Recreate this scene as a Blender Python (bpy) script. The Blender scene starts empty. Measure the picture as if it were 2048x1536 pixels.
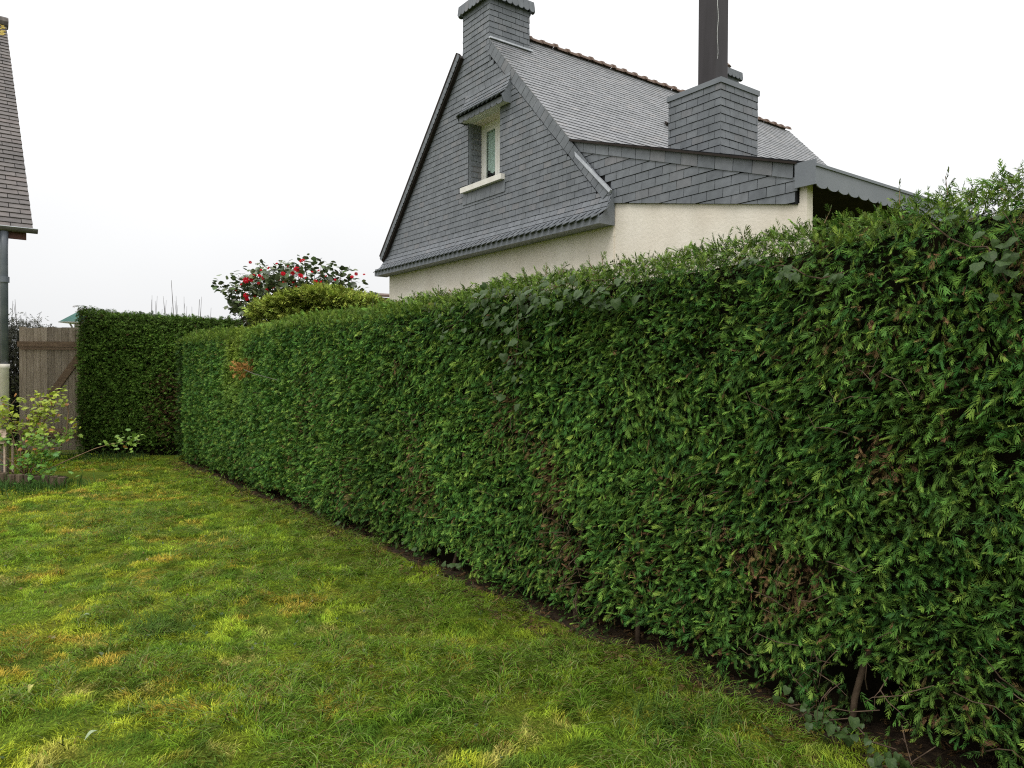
import bpy, bmesh, math, random
import numpy as np
from mathutils import Vector, Matrix

R = math.radians
random.seed(7)
rng = np.random.default_rng(11)
scene = bpy.context.scene
col = scene.collection

# ------------------------------------------------------------------ camera
CAM_H = 1.55
cam_d = bpy.data.cameras.new('camera')
cam_d.sensor_width = 36.0
cam_d.lens = 36.0 * 1460 / 2048
cam_d.clip_start = 0.05
cam_d.clip_end = 2000
cam = bpy.data.objects.new('camera', cam_d)
col.objects.link(cam)
PITCH = math.atan(20 / 1500)
ROLL = -0.005
cam.matrix_world = (Matrix.Translation((0, 0, CAM_H)) @ Matrix.Rotation(math.pi / 2 - PITCH, 4, 'X')
                    @ Matrix.Rotation(-ROLL, 4, 'Z'))
scene.camera = cam

# ------------------------------------------------------------------ overcast sky, veiled sun, exposure
SUN_EL, SUN_AZ = R(58), R(200)          # azimuth clockwise from +Y: behind the camera, a little to the left
world = bpy.data.worlds.new('World')
scene.world = world
world.use_nodes = True
wn, wl = world.node_tree.nodes, world.node_tree.links
wn.clear()
w_out = wn.new('ShaderNodeOutputWorld')
w_bg = wn.new('ShaderNodeBackground')
w_sky = wn.new('ShaderNodeTexSky')
w_sky.sky_type = 'NISHITA'
w_sky.sun_disc = False
w_sky.sun_elevation = SUN_EL
w_sky.sun_rotation = SUN_AZ
w_sky.air_density = 1.0
w_sky.dust_density = 5.0
w_bg.inputs['Strength'].default_value = 0.1
# cloud layer: overcast luminance, brighter towards the zenith, laid over the clear sky
w_tc = wn.new('ShaderNodeTexCoord')
w_sep = wn.new('ShaderNodeSeparateXYZ')
w_cl = wn.new('ShaderNodeMath'); w_cl.operation = 'MAXIMUM'; w_cl.inputs[1].default_value = 0.0
w_ma = wn.new('ShaderNodeMath'); w_ma.operation = 'MULTIPLY_ADD'
w_ma.inputs[1].default_value = 0.95; w_ma.inputs[2].default_value = 1.0
w_nz = wn.new('ShaderNodeTexNoise'); w_nz.inputs['Scale'].default_value = 2.2; w_nz.inputs['Detail'].default_value = 3
w_nm = wn.new('ShaderNodeMath'); w_nm.operation = 'MULTIPLY_ADD'
w_nm.inputs[1].default_value = 0.22; w_nm.inputs[2].default_value = 0.89
w_mu = wn.new('ShaderNodeMath'); w_mu.operation = 'MULTIPLY'
w_vm = wn.new('ShaderNodeVectorMath'); w_vm.operation = 'SCALE'
w_vm.inputs[0].default_value = (7.75, 7.81, 7.87)
w_mix = wn.new('ShaderNodeMix'); w_mix.data_type = 'RGBA'; w_mix.inputs[0].default_value = 0.994
wl.new(w_tc.outputs['Generated'], w_sep.inputs[0])
wl.new(w_tc.outputs['Generated'], w_nz.inputs['Vector'])
wl.new(w_sep.outputs['Z'], w_cl.inputs[0])
wl.new(w_cl.outputs[0], w_ma.inputs[0])
wl.new(w_nz.outputs[0], w_nm.inputs[0])
wl.new(w_ma.outputs[0], w_mu.inputs[0])
wl.new(w_nm.outputs[0], w_mu.inputs[1])
wl.new(w_mu.outputs[0], w_vm.inputs['Scale'])
wl.new(w_sky.outputs[0], w_mix.inputs[6])
wl.new(w_vm.outputs[0], w_mix.inputs[7])
wl.new(w_mix.outputs[2], w_bg.inputs['Color'])
wl.new(w_bg.outputs[0], w_out.inputs[0])

sun_d = bpy.data.lights.new('sun', 'SUN')
sun_d.energy = 1.5
sun_d.angle = R(28)
sun_d.color = (1.0, 0.965, 0.91)
sun = bpy.data.objects.new('sun', sun_d)
col.objects.link(sun)
sdir = Vector((math.sin(SUN_AZ) * math.cos(SUN_EL), math.cos(SUN_AZ) * math.cos(SUN_EL), math.sin(SUN_EL)))
sun.rotation_euler = sdir.to_track_quat('Z', 'Y').to_euler()
sun.location = sdir * 40

scene.view_settings.view_transform = 'Standard'
scene.view_settings.look = 'None'
scene.view_settings.exposure = 0.12
scene.cycles.use_denoising = False
scene.cycles.filter_width = 1.15
scene.cycles.use_adaptive_sampling = False
scene.cycles.sample_clamp_indirect = 3.0
scene.view_settings.gamma = 1.0
scene.view_settings.use_curve_mapping = False


# ------------------------------------------------------------------ helpers
def tag(o, label=None, cat=None, group=None, kind=None):
    if label: o['label'] = label
    if cat: o['category'] = cat
    if group: o['group'] = group
    if kind: o['kind'] = kind
    return o


def empty(name, loc=(0, 0, 0), rz=0.0, parent=None):
    o = bpy.data.objects.new(name, None)
    col.objects.link(o)
    o.location = loc
    o.rotation_euler = (0, 0, rz)
    o.empty_display_size = 0.1
    o.parent = parent
    return o


def link(name, me, parent=None, loc=None, rot=None, scale=None):
    o = bpy.data.objects.new(name, me)
    col.objects.link(o)
    o.parent = parent
    if loc is not None: o.location = loc
    if rot is not None: o.rotation_euler = rot
    if scale is not None: o.scale = (scale,) * 3
    return o


class MB:
    """Collects polygons; build() links them as one mesh object."""
    def __init__(s):
        s.v, s.f, s.t = [], [], []
        s.tint = 0.5

    def poly(s, pts):
        n = len(s.v)
        s.v += [tuple(p) for p in pts]
        s.f.append(tuple(range(n, n + len(pts))))
        s.t.append(s.tint)

    def raw(s, vs, fs):
        n = len(s.v)
        s.v += [tuple(p) for p in vs]
        for f in fs:
            s.f.append(tuple(i + n for i in f))
            s.t.append(s.tint)

    def box(s, x0, x1, y0, y1, z0, z1):
        vs = [(x, y, z) for z in (z0, z1) for y in (y0, y1) for x in (x0, x1)]
        s.raw(vs, [(0, 2, 3, 1), (4, 5, 7, 6), (0, 1, 5, 4), (2, 6, 7, 3), (0, 4, 6, 2), (1, 3, 7, 5)])

    def prism(s, front, back):
        """closed body between two matching outlines"""
        n = len(front)
        vs = list(front) + list(back)
        fs = [tuple(range(n)), tuple(range(2 * n - 1, n - 1, -1))]
        for i in range(n):
            j = (i + 1) % n
            fs.append((j, i, n + i, n + j))
        s.raw(vs, fs)

    def bar(s, a, b, w, t, up=(0, 0, 1)):
        a, b = Vector(a), Vector(b)
        d = (b - a).normalized()
        x = d.cross(Vector(up))
        x = x.normalized() if x.length > 1e-6 else Vector((1, 0, 0))
        y = x.cross(d)
        f = [a + x * sx * w / 2 + y * sy * t / 2 for sx, sy in ((-1, -1), (1, -1), (1, 1), (-1, 1))]
        k = [p + (b - a) for p in f]
        s.prism(f, k)

    def tube(s, pts, rad, seg=6, caps=True):
        pts = [Vector(p) for p in pts]
        n = len(pts)
        rads = rad if isinstance(rad, (list, tuple)) else [rad] * n
        vs, fs = [], []
        for i, p in enumerate(pts):
            d = (pts[min(i + 1, n - 1)] - pts[max(i - 1, 0)]).normalized()
            ref = Vector((0, 0, 1)) if abs(d.z) < 0.9 else Vector((1, 0, 0))
            x = d.cross(ref).normalized(); y = d.cross(x)
            for k in range(seg):
                a = 2 * math.pi * k / seg
                vs.append(p + (x * math.cos(a) + y * math.sin(a)) * rads[i])
        for i in range(n - 1):
            for k in range(seg):
                j = (k + 1) % seg
                fs.append((i * seg + k, i * seg + j, (i + 1) * seg + j, (i + 1) * seg + k))
        if caps:
            fs.append(tuple(range(seg - 1, -1, -1)))
            fs.append(tuple(range((n - 1) * seg, n * seg)))
        s.raw(vs, fs)

    def mesh(s, name, mat, smooth=False):
        me = bpy.data.meshes.new(name)
        me.from_pydata(s.v, [], s.f)
        if mat: me.materials.append(mat)
        a = me.attributes.new('tint', 'FLOAT', 'FACE')
        a.data.foreach_set('value', np.array(s.t, dtype=np.float32))
        if smooth:
            me.polygons.foreach_set('use_smooth', [True] * len(me.polygons))
        me.update()
        return me

    def build(s, name, mat, parent=None, smooth=False, loc=None, rot=None):
        bm = bmesh.new()
        me = s.mesh(name, mat, smooth)
        bm.from_mesh(me)
        bmesh.ops.recalc_face_normals(bm, faces=bm.faces)
        bm.to_mesh(me); bm.free()
        return link(name, me, parent, loc, rot)


def fast_mesh(name, verts, faces, cols, mat, parent=None):
    """numpy mesh: faces is (n,3) or (n,4); cols is an rgb per vertex"""
    me = bpy.data.meshes.new(name)
    nv, nf, k = len(verts), len(faces), faces.shape[1]
    me.vertices.add(nv)
    me.vertices.foreach_set('co', np.ascontiguousarray(verts, dtype=np.float32).ravel())
    me.loops.add(nf * k)
    me.loops.foreach_set('vertex_index', np.ascontiguousarray(faces, dtype=np.int32).ravel())
    me.polygons.add(nf)
    me.polygons.foreach_set('loop_start', np.arange(0, nf * k, k, dtype=np.int32))
    me.update(calc_edges=True)
    a = me.attributes.new('col', 'FLOAT_COLOR', 'POINT')
    c4 = np.ones((nv, 4), dtype=np.float32)
    c4[:, :3] = np.clip(cols, 0.002, 1)
    a.data.foreach_set('color', c4.ravel())
    me.materials.append(mat)
    return link(name, me, parent)


_h = np.random.default_rng(99).random((256, 256))


def vnoise(x, y):
    x, y = np.asarray(x, float), np.asarray(y, float)
    xi, yi = np.floor(x).astype(int), np.floor(y).astype(int)
    fx, fy = x - xi, y - yi
    fx, fy = fx * fx * (3 - 2 * fx), fy * fy * (3 - 2 * fy)
    g = lambda i, j: _h[i & 255, j & 255]
    return (g(xi, yi) * (1 - fx) + g(xi + 1, yi) * fx) * (1 - fy) + (g(xi, yi + 1) * (1 - fx) + g(xi + 1, yi + 1) * fx) * fy


def fbm(x, y, o=3):
    s, a, t = 0, 1, 0
    for k in range(o):
        s = s + a * vnoise(x * 2 ** k + 17.3 * k, y * 2 ** k + 5.1 * k)
        t += a; a *= 0.5
    return s / t


# ------------------------------------------------------------------ materials
def mat(name, rough=0.7, spec=0.5, metal=0.0):
    m = bpy.data.materials.new(name)
    m.use_nodes = True
    b = m.node_tree.nodes['Principled BSDF']
    b.inputs['Roughness'].default_value = rough
    b.inputs['Specular IOR Level'].default_value = spec
    b.inputs['Metallic'].default_value = metal
    return m, m.node_tree.nodes, m.node_tree.links, b


def ramp(n, stops):
    r = n.new('ShaderNodeValToRGB')
    e = r.color_ramp.elements
    while len(e) < len(stops): e.new(0.5)
    for i, (p, c) in enumerate(stops):
        e[i].position = p
        e[i].color = (*c, 1)
    return r


def noisy(name, c0, c1, scale=6.0, rough=0.7, spec=0.4, bump=0.0, bscale=40.0, stretch=(1, 1, 1), metal=0.0, detail=6, extra=None):
    """two-tone noise colour, object space, optional fine relief"""
    m, n, l, b = mat(name, rough, spec, metal)
    tc = n.new('ShaderNodeTexCoord')
    mp = n.new('ShaderNodeMapping'); mp.inputs['Scale'].default_value = stretch
    nz = n.new('ShaderNodeTexNoise'); nz.inputs['Scale'].default_value = scale; nz.inputs['Detail'].default_value = detail
    rp = ramp(n, [(0.3, c0), (0.7, c1)])
    l.new(tc.outputs['Object'], mp.inputs[0]); l.new(mp.outputs[0], nz.inputs['Vector'])
    l.new(nz.outputs[0], rp.inputs[0]); l.new(rp.outputs[0], b.inputs['Base Color'])
    if bump:
        n2 = n.new('ShaderNodeTexNoise'); n2.inputs['Scale'].default_value = bscale; n2.inputs['Detail'].default_value = 4
        bp = n.new('ShaderNodeBump'); bp.inputs['Strength'].default_value = bump; bp.inputs['Distance'].default_value = 0.01
        l.new(mp.outputs[0], n2.inputs['Vector']); l.new(n2.outputs[0], bp.inputs['Height']); l.new(bp.outputs[0], b.inputs['Normal'])
    return m


def slate_mat(name, dark, light, warm, rough):
    """slate: per-piece tint from a face attribute, fine grain"""
    m, n, l, b = mat(name, rough, 0.5)
    at = n.new('ShaderNodeAttribute'); at.attribute_name = 'tint'
    rp = ramp(n, [(0.0, dark), (0.55, light), (0.8, light), (1.0, warm)])
    tc = n.new('ShaderNodeTexCoord')
    nz = n.new('ShaderNodeTexNoise'); nz.inputs['Scale'].default_value = 9; nz.inputs['Detail'].default_value = 8
    mx = n.new('ShaderNodeMix'); mx.data_type = 'RGBA'; mx.blend_type = 'MULTIPLY'; mx.inputs[0].default_value = 1
    r2 = ramp(n, [(0.25, (0.75, 0.75, 0.76)), (0.75, (1.15, 1.15, 1.15))])
    l.new(at.outputs['Fac'], rp.inputs[0]); l.new(tc.outputs['Object'], nz.inputs['Vector'])
    l.new(nz.outputs[0], r2.inputs[0]); l.new(rp.outputs[0], mx.inputs[6]); l.new(r2.outputs[0], mx.inputs[7])
    n3 = n.new('ShaderNodeTexNoise'); n3.inputs['Scale'].default_value = 1.6; n3.inputs['Detail'].default_value = 5
    m3 = n.new('ShaderNodeMapping'); m3.inputs['Scale'].default_value = (1.6, 1.6, .45)
    r3 = ramp(n, [(0.3, (0.84, 0.85, 0.83)), (0.7, (1.1, 1.09, 1.08))])
    x3 = n.new('ShaderNodeMix'); x3.data_type = 'RGBA'; x3.blend_type = 'MULTIPLY'; x3.inputs[0].default_value = 1
    l.new(tc.outputs['Object'], m3.inputs[0]); l.new(m3.outputs[0], n3.inputs['Vector']); l.new(n3.outputs[0], r3.inputs[0])
    l.new(mx.outputs[2], x3.inputs[6]); l.new(r3.outputs[0], x3.inputs[7])
    l.new(x3.outputs[2], b.inputs['Base Color'])
    bp = n.new('ShaderNodeBump'); bp.inputs['Strength'].default_value = 0.25; bp.inputs['Distance'].default_value = 0.004
    n2 = n.new('ShaderNodeTexNoise'); n2.inputs['Scale'].default_value = 35; n2.inputs['Detail'].default_value = 5
    l.new(tc.outputs['Object'], n2.inputs['Vector']); l.new(n2.outputs[0], bp.inputs['Height']); l.new(bp.outputs[0], b.inputs['Normal'])
    return m


def leaf_mat(name, rough=0.5, trans=0.25, spec=0.35):
    """plant matter: vertex colour, slightly translucent"""
    m, n, l, b = mat(name, rough, spec)
    at = n.new('ShaderNodeAttribute'); at.attribute_name = 'col'
    l.new(at.outputs['Color'], b.inputs['Base Color'])
    tr = n.new('ShaderNodeBsdfTranslucent')
    mx = n.new('ShaderNodeMixShader'); mx.inputs[0].default_value = trans
    l.new(at.outputs['Color'], tr.inputs['Color'])
    l.new(b.outputs[0], mx.inputs[1]); l.new(tr.outputs[0], mx.inputs[2])
    l.new(mx.outputs[0], n['Material Output'].inputs['Surface'])
    return m


M = {}
M['slate'] = slate_mat('wall_slate', (0.128, 0.140, 0.158), (0.150, 0.163, 0.181), (0.168, 0.169, 0.180), 0.5)
M['roof_slate'] = slate_mat('roof_slate', (0.195, 0.20, 0.215), (0.225, 0.23, 0.243), (0.25, 0.243, 0.248), 0.42)
M['old_slate'] = slate_mat('weathered_brown_slate', (0.105, 0.093, 0.090), (0.145, 0.128, 0.122), (0.155, 0.13, 0.124), 0.6)
M['gap'] = noisy('slate_underlay', (0.012, 0.013, 0.015), (0.02, 0.02, 0.022), 5, 0.9, 0.1)
M['fascia'] = noisy('slate_fascia', (0.15, 0.165, 0.185), (0.185, 0.20, 0.22), 3, 0.5, 0.5, 0.15, 30)
M['cream'] = noisy('cream_render', (0.74, 0.665, 0.565), (0.82, 0.76, 0.67), 1.3, 0.9, 0.2, 0.5, 26)
def streak(m, amount, scale):
    """rain streaks: vertical stretched noise multiplied into the colour"""
    n, l = m.node_tree.nodes, m.node_tree.links
    b = n['Principled BSDF']; src = b.inputs['Base Color'].links[0].from_socket
    tc = n.new('ShaderNodeTexCoord'); mp = n.new('ShaderNodeMapping'); mp.inputs['Scale'].default_value = scale
    nz = n.new('ShaderNodeTexNoise'); nz.inputs['Scale'].default_value = 3; nz.inputs['Detail'].default_value = 6
    rp = ramp(n, [(0.35, (1 - amount, 1 - amount, 1 - amount * 1.1)), (0.6, (1, 1, 1))])
    mx = n.new('ShaderNodeMix'); mx.data_type = 'RGBA'; mx.blend_type = 'MULTIPLY'; mx.inputs[0].default_value = 1
    l.new(tc.outputs['Object'], mp.inputs[0]); l.new(mp.outputs[0], nz.inputs['Vector']); l.new(nz.outputs[0], rp.inputs[0])
    l.new(src, mx.inputs[6]); l.new(rp.outputs[0], mx.inputs[7]); l.new(mx.outputs[2], b.inputs['Base Color'])
streak(M['cream'], .06, (1.3, 1.3, .3))
M['white_wood'] = noisy('white_painted_wood', (0.72, 0.70, 0.64), (0.80, 0.79, 0.75), 4, 0.45, 0.5)
M['soffit'] = noisy('off_white_soffit', (0.60, 0.59, 0.55), (0.66, 0.65, 0.61), 3, 0.7, 0.3)
M['sill'] = noisy('white_stone_sill', (0.70, 0.66, 0.60), (0.82, 0.79, 0.74), 6, 0.7, 0.3, 0.2)
M['zinc'] = noisy('zinc_flashing', (0.40, 0.42, 0.45), (0.55, 0.57, 0.60), 8, 0.45, 0.5, metal=0.4)
M['flue'] = noisy('dark_metal_flue', (0.030, 0.026, 0.028), (0.048, 0.042, 0.046), 2.0, 0.55, 0.3, stretch=(4, 4, .6))
M['white_mark'] = noisy('white_streak', (0.6, 0.6, 0.6), (0.8, 0.8, 0.8), 20, 0.9, 0.1)
M['terracotta'] = noisy('terracotta_ridge', (0.13, 0.085, 0.066), (0.21, 0.155, 0.125), 12, 0.85, 0.3, 0.3)
M['wood_dark'] = noisy('dark_timber', (0.018, 0.014, 0.012), (0.035, 0.027, 0.022), 4, 0.8, 0.2)
M['red_wood'] = noisy('red_brown_fascia', (0.085, 0.035, 0.03), (0.12, 0.055, 0.045), 5, 0.7, 0.3)
M['curtain'] = noisy('lace_curtain', (0.70, 0.76, 0.73), (0.85, 0.88, 0.86), 40, 0.9, 0.1, stretch=(1, 6, .3))
M['room'] = noisy('dim_room', (0.02, 0.018, 0.016), (0.03, 0.027, 0.025), 2, 0.9, 0.1)


def glass_mat():
    m, n, l, b = mat('window_glass', 0.03, 0.5)
    tr = n.new('ShaderNodeBsdfTransparent'); tr.inputs[0].default_value = (0.85, 0.9, 0.88, 1)
    gl = n.new('ShaderNodeBsdfGlossy'); gl.inputs['Roughness'].default_value = 0.03
    lw = n.new('ShaderNodeLayerWeight'); lw.inputs['Blend'].default_value = 0.5
    pw_ = n.new('ShaderNodeMath'); pw_.operation = 'POWER'; pw_.inputs[1].default_value = 4.0
    fr = n.new('ShaderNodeMath'); fr.operation = 'MULTIPLY_ADD'; fr.inputs[1].default_value = 0.9; fr.inputs[2].default_value = 0.05
    l.new(lw.outputs['Facing'], pw_.inputs[0]); l.new(pw_.outputs[0], fr.inputs[0])
    mx = n.new('ShaderNodeMixShader')
    l.new(fr.outputs[0], mx.inputs[0]); l.new(tr.outputs[0], mx.inputs[1]); l.new(gl.outputs[0], mx.inputs[2])
    l.new(mx.outputs[0], n['Material Output'].inputs['Surface'])
    return m


M['glass'] = glass_mat()


def wood_mat(name, c0, c1, streak):
    m, n, l, b = mat(name, 0.85, 0.25)
    tc = n.new('ShaderNodeTexCoord'); oi = n.new('ShaderNodeObjectInfo')
    mp = n.new('ShaderNodeMapping'); mp.inputs['Scale'].default_value = streak
    ad = n.new('ShaderNodeVectorMath'); ad.operation = 'ADD'
    sc_ = n.new('ShaderNodeVectorMath'); sc_.operation = 'SCALE'; sc_.inputs[0].default_value = (37, 11, 53)
    l.new(oi.outputs['Random'], sc_.inputs['Scale']); l.new(tc.outputs['Object'], ad.inputs[0]); l.new(sc_.outputs[0], ad.inputs[1])
    l.new(ad.outputs[0], mp.inputs[0])
    nz = n.new('ShaderNodeTexNoise'); nz.inputs['Scale'].default_value = 5; nz.inputs['Detail'].default_value = 8
    l.new(mp.outputs[0], nz.inputs['Vector'])
    rp = ramp(n, [(0.28, c0), (0.72, c1)]); l.new(nz.outputs[0], rp.inputs[0])
    hs = n.new('ShaderNodeHueSaturation')
    ma = n.new('ShaderNodeMath'); ma.operation = 'MULTIPLY_ADD'; ma.inputs[1].default_value = 0.5; ma.inputs[2].default_value = 0.75
    l.new(oi.outputs['Random'], ma.inputs[0]); l.new(ma.outputs[0], hs.inputs['Value']); l.new(rp.outputs[0], hs.inputs['Color'])
    l.new(hs.outputs[0], b.inputs['Base Color'])
    bp = n.new('ShaderNodeBump'); bp.inputs['Strength'].default_value = 0.4; bp.inputs['Distance'].default_value = 0.005
    l.new(nz.outputs[0], bp.inputs['Height']); l.new(bp.outputs[0], b.inputs['Normal'])
    return m


M['gate_wood'] = wood_mat('weathered_gate_boards', (0.27, 0.225, 0.17), (0.48, 0.42, 0.34), (7, 7, 0.8))
M['gate_rail'] = wood_mat('weathered_gate_rails', (0.18, 0.125, 0.085), (0.33, 0.24, 0.165), (1.0, 7, 7))
M['log'] = wood_mat('log_edging', (0.085, 0.06, 0.04), (0.17, 0.125, 0.085), (8, 8, 1.0))
M['pale_wood'] = wood_mat('pale_planed_wood', (0.45, 0.33, 0.25), (0.62, 0.48, 0.38), (1, 6, 6))
M['pipe_grey'] = noisy('grey_downpipe', (0.10, 0.115, 0.14), (0.16, 0.175, 0.20), 6, 0.4, 0.5)
M['pipe_white'] = noisy('cream_downpipe_shoe', (0.58, 0.54, 0.46), (0.70, 0.66, 0.58), 8, 0.6, 0.4)
M['gutter'] = noisy('dark_gutter', (0.09, 0.085, 0.08), (0.13, 0.12, 0.115), 8, 0.6, 0.4)
M['needle'] = leaf_mat('conifer_spray', 0.5, 0.08, 0.10)
M['grass'] = leaf_mat('grass_blade', 0.6, 0.4, 0.06)
M['broad'] = leaf_mat('broad_leaf', 0.42, 0.25, 0.35)
M['camellia'] = leaf_mat('camellia_leaf', 0.28, 0.12, 0.5)
M['petal'] = noisy('red_petal', (0.36, 0.004, 0.012), (0.50, 0.010, 0.022), 30, 0.7, 0.08)
M['ivy'] = noisy('ivy_leaf', (0.022, 0.048, 0.012), (0.055, 0.092, 0.024), 9, 0.45, 0.22)
M['bark'] = noisy('brown_bark', (0.055, 0.036, 0.024), (0.13, 0.09, 0.06), 18, 0.9, 0.2, 0.4)
M['twig'] = noisy('tan_twig', (0.20, 0.13, 0.075), (0.34, 0.23, 0.14), 14, 0.85, 0.2)
M['grey_twig'] = noisy('grey_twig', (0.10, 0.09, 0.085), (0.18, 0.16, 0.15), 14, 0.85, 0.2)
M['core'] = noisy('hedge_gap_shade', (0.006, 0.007, 0.004), (0.018, 0.013, 0.008), 5, 1.0, 0.0, 0.6, 14)  # near black: shade inside the hedges put into the colour
M['green_metal'] = noisy('green_painted_roof', (0.06, 0.20, 0.16), (0.09, 0.25, 0.20), 6, 0.5, 0.4)
M['stone'] = noisy('tan_stone_wall', (0.30, 0.25, 0.19), (0.42, 0.36, 0.29), 5, 0.9, 0.2, 0.4)

# ------------------------------------------------------------------ ground
def ground_mat():
    m, n, l, b = mat('lawn_soil', 0.95, 0.1)
    tc = n.new('ShaderNodeTexCoord')
    n1 = n.new('ShaderNodeTexNoise'); n1.inputs['Scale'].default_value = 2.2; n1.inputs['Detail'].default_value = 5
    n2 = n.new('ShaderNodeTexNoise'); n2.inputs['Scale'].default_value = 70; n2.inputs['Detail'].default_value = 6
    l.new(tc.outputs['Object'], n1.inputs['Vector']); l.new(tc.outputs['Object'], n2.inputs['Vector'])
    r1 = ramp(n, [(0.3, (0.080, 0.130, 0.014)), (0.55, (0.130, 0.175, 0.016)), (0.75, (0.17, 0.14, 0.024))])
    r2 = ramp(n, [(0.3, (0.35, 0.35, 0.35)), (0.7, (1.3, 1.3, 1.3))])
    mx = n.new('ShaderNodeMix'); mx.data_type = 'RGBA'; mx.blend_type = 'MULTIPLY'; mx.inputs[0].default_value = 1
    l.new(n1.outputs[0], r1.inputs[0]); l.new(n2.outputs[0], r2.inputs[0])
    l.new(r1.outputs[0], mx.inputs[6]); l.new(r2.outputs[0], mx.inputs[7]); l.new(mx.outputs[2], b.inputs['Base Color'])
    bp = n.new('ShaderNodeBump'); bp.inputs['Strength'].default_value = 0.8; bp.inputs['Distance'].default_value = 0.02
    l.new(n2.outputs[0], bp.inputs['Height']); l.new(bp.outputs[0], b.inputs['Normal'])
    return m


def gz(x, y):
    """height of the lawn"""
    return (fbm(np.asarray(x) * 0.9 + 40, np.asarray(y) * 0.9 + 40, 3) - 0.5) * 0.07


def build_ground():
    m = MB()
    xs = np.concatenate([[-300, -80, -30], np.linspace(-14, 6, 81), [30, 80, 300]])
    ys = np.concatenate([[-300, -60, -10], np.linspace(-2, 18, 81), [40, 100, 300]])
    vs = []
    for y in ys:
        for x in xs:
            inside = -14 < x < 6 and -2 < y < 18
            vs.append((x, y, float(gz(x, y)) if inside else 0.0))
    nx = len(xs)
    fs = [(j * nx + i, j * nx + i + 1, (j + 1) * nx + i + 1, (j + 1) * nx + i) for j in range(len(ys) - 1) for i in range(nx - 1)]
    m.raw(vs, fs)
    o = m.build('ground', ground_mat(), smooth=True)
    tag(o, 'mown lawn ground running back to the hedges', kind='structure')


build_ground()

# ------------------------------------------------------------------ the slate house behind the hedge
TH = 0.6348
W, ZE, ZR, LEN = 7.466, 3.82, 8.315, 10.24
TANR = 1.063
UC = W / 2
ZT = ZR - UC * TANR                     # where the rakes meet the eave, 4.35


def clip_poly(sub, clip):
    """Sutherland-Hodgman; clip is convex and counter-clockwise"""
    out = sub
    for i in range(len(clip)):
        a, b = clip[i], clip[(i + 1) % len(clip)]
        inp, out = out, []
        if not inp: return []
        side = lambda p: (b[0] - a[0]) * (p[1] - a[1]) - (b[1] - a[1]) * (p[0] - a[0])
        for k in range(len(inp)):
            p, q = inp[k - 1], inp[k]
            sp, sq = side(p), side(q)
            if sq >= 0:
                if sp < 0:
                    t = sp / (sp - sq); out.append((p[0] + t * (q[0] - p[0]), p[1] + t * (q[1] - p[1])))
                out.append(q)
            elif sp >= 0:
                t = sp / (sp - sq); out.append((p[0] + t * (q[0] - p[0]), p[1] + t * (q[1] - p[1])))
    return out


def area(p):
    return 0.5 * sum(p[i - 1][0] * p[i][1] - p[i][0] * p[i - 1][1] for i in range(len(p)))


def slates(polys, w, g, mapf, gap=0.006, holes=(), start=0.0, u0=0.0, thick=0.009, jit=0.006, skew=0.0, vline=1.0):
    """lay slates in half bond over convex polygons of a (u, s) sheet; returns a list of (centre_u, centre_s, front, back, tint)"""
    res = []
    for poly in polys:
        if area(poly) < 0: poly = poly[::-1]
        ua, ub = min(p[0] for p in poly), max(p[0] for p in poly)
        sa, sb = min(p[1] for p in poly), max(p[1] for p in poly)
        r0 = math.floor((sa - start) / g)
        for r in range(r0, int((sb - start) / g) + 1):
            s0 = start + r * g
            c0 = math.floor((ua - u0) / w) - 1
            for c in range(c0, int((ub - u0) / w) + 2):
                rr = random.Random(hash((r, c, round(w * 1000))))
                uu = u0 + (c + 0.5 * (r % 2)) * w
                jl, jr, jb = (rr.uniform(-jit, jit) * 0.5 for _ in range(3))
                gv = gap * vline * 0.5
                rect = [(uu + gv + jl * .3, s0 + gap * .5 + jb), (uu + w - gv + jr * .3, s0 + gap * .5 + jb),
                        (uu + w - gv + jr * .3 + skew, s0 + g - gap * .5), (uu + gv + jl * .3 + skew, s0 + g - gap * .5)]
                q = clip_poly(rect, poly)
                if len(q) < 3 or abs(area(q)) < 0.12 * w * g: continue
                cu, cs = sum(p[0] for p in q) / len(q), sum(p[1] for p in q) / len(q)
                if any(h[0] < cu < h[1] and h[2] < cs < h[3] for h in holes): continue
                lift = rr.uniform(0, 0.003)
                fr = [mapf(p[0], p[1], 0.004 + lift + thick * (1 - (p[1] - s0) / g)) for p in q]
                bk = [mapf(p[0], p[1], -0.002) for p in q]
                res.append((cu, cs, fr, bk, rr.random()))
    return res


def lay(items, parent, material, single=lambda u, s: True, rest_name='slate_courses'):
    """first the single pieces as parts, then the rest as one part"""
    rest = MB(); k = 0
    for cu, cs, fr, bk, t in items:
        if single(cu, cs):
            m = MB(); m.tint = t; m.prism(fr, bk); m.build('slate', material, parent); k += 1
        else:
            rest.tint = t; rest.prism(fr, bk)
    if rest.v:
        o = rest.build(rest_name, material, parent); o['kind'] = 'stuff'
    return k


house = empty('slate_house', (1.537, 11.157, 0), TH)
tag(house, 'slate clad house with tall gable and two chimneys rising behind the long hedge', 'house')
# local axes: x runs along the ridge away from the gable, y along the gable towards its far eave

# --- rendered walls
m = MB()
g_out = [(0, 0), (W, 0), (W, ZT - .35), (UC, ZR - .35), (0, ZT - .35)]
HO = (2.92, 3.985, 5.2, 6.45)           # window opening in the gable: u0,u1,z0,z1
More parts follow.
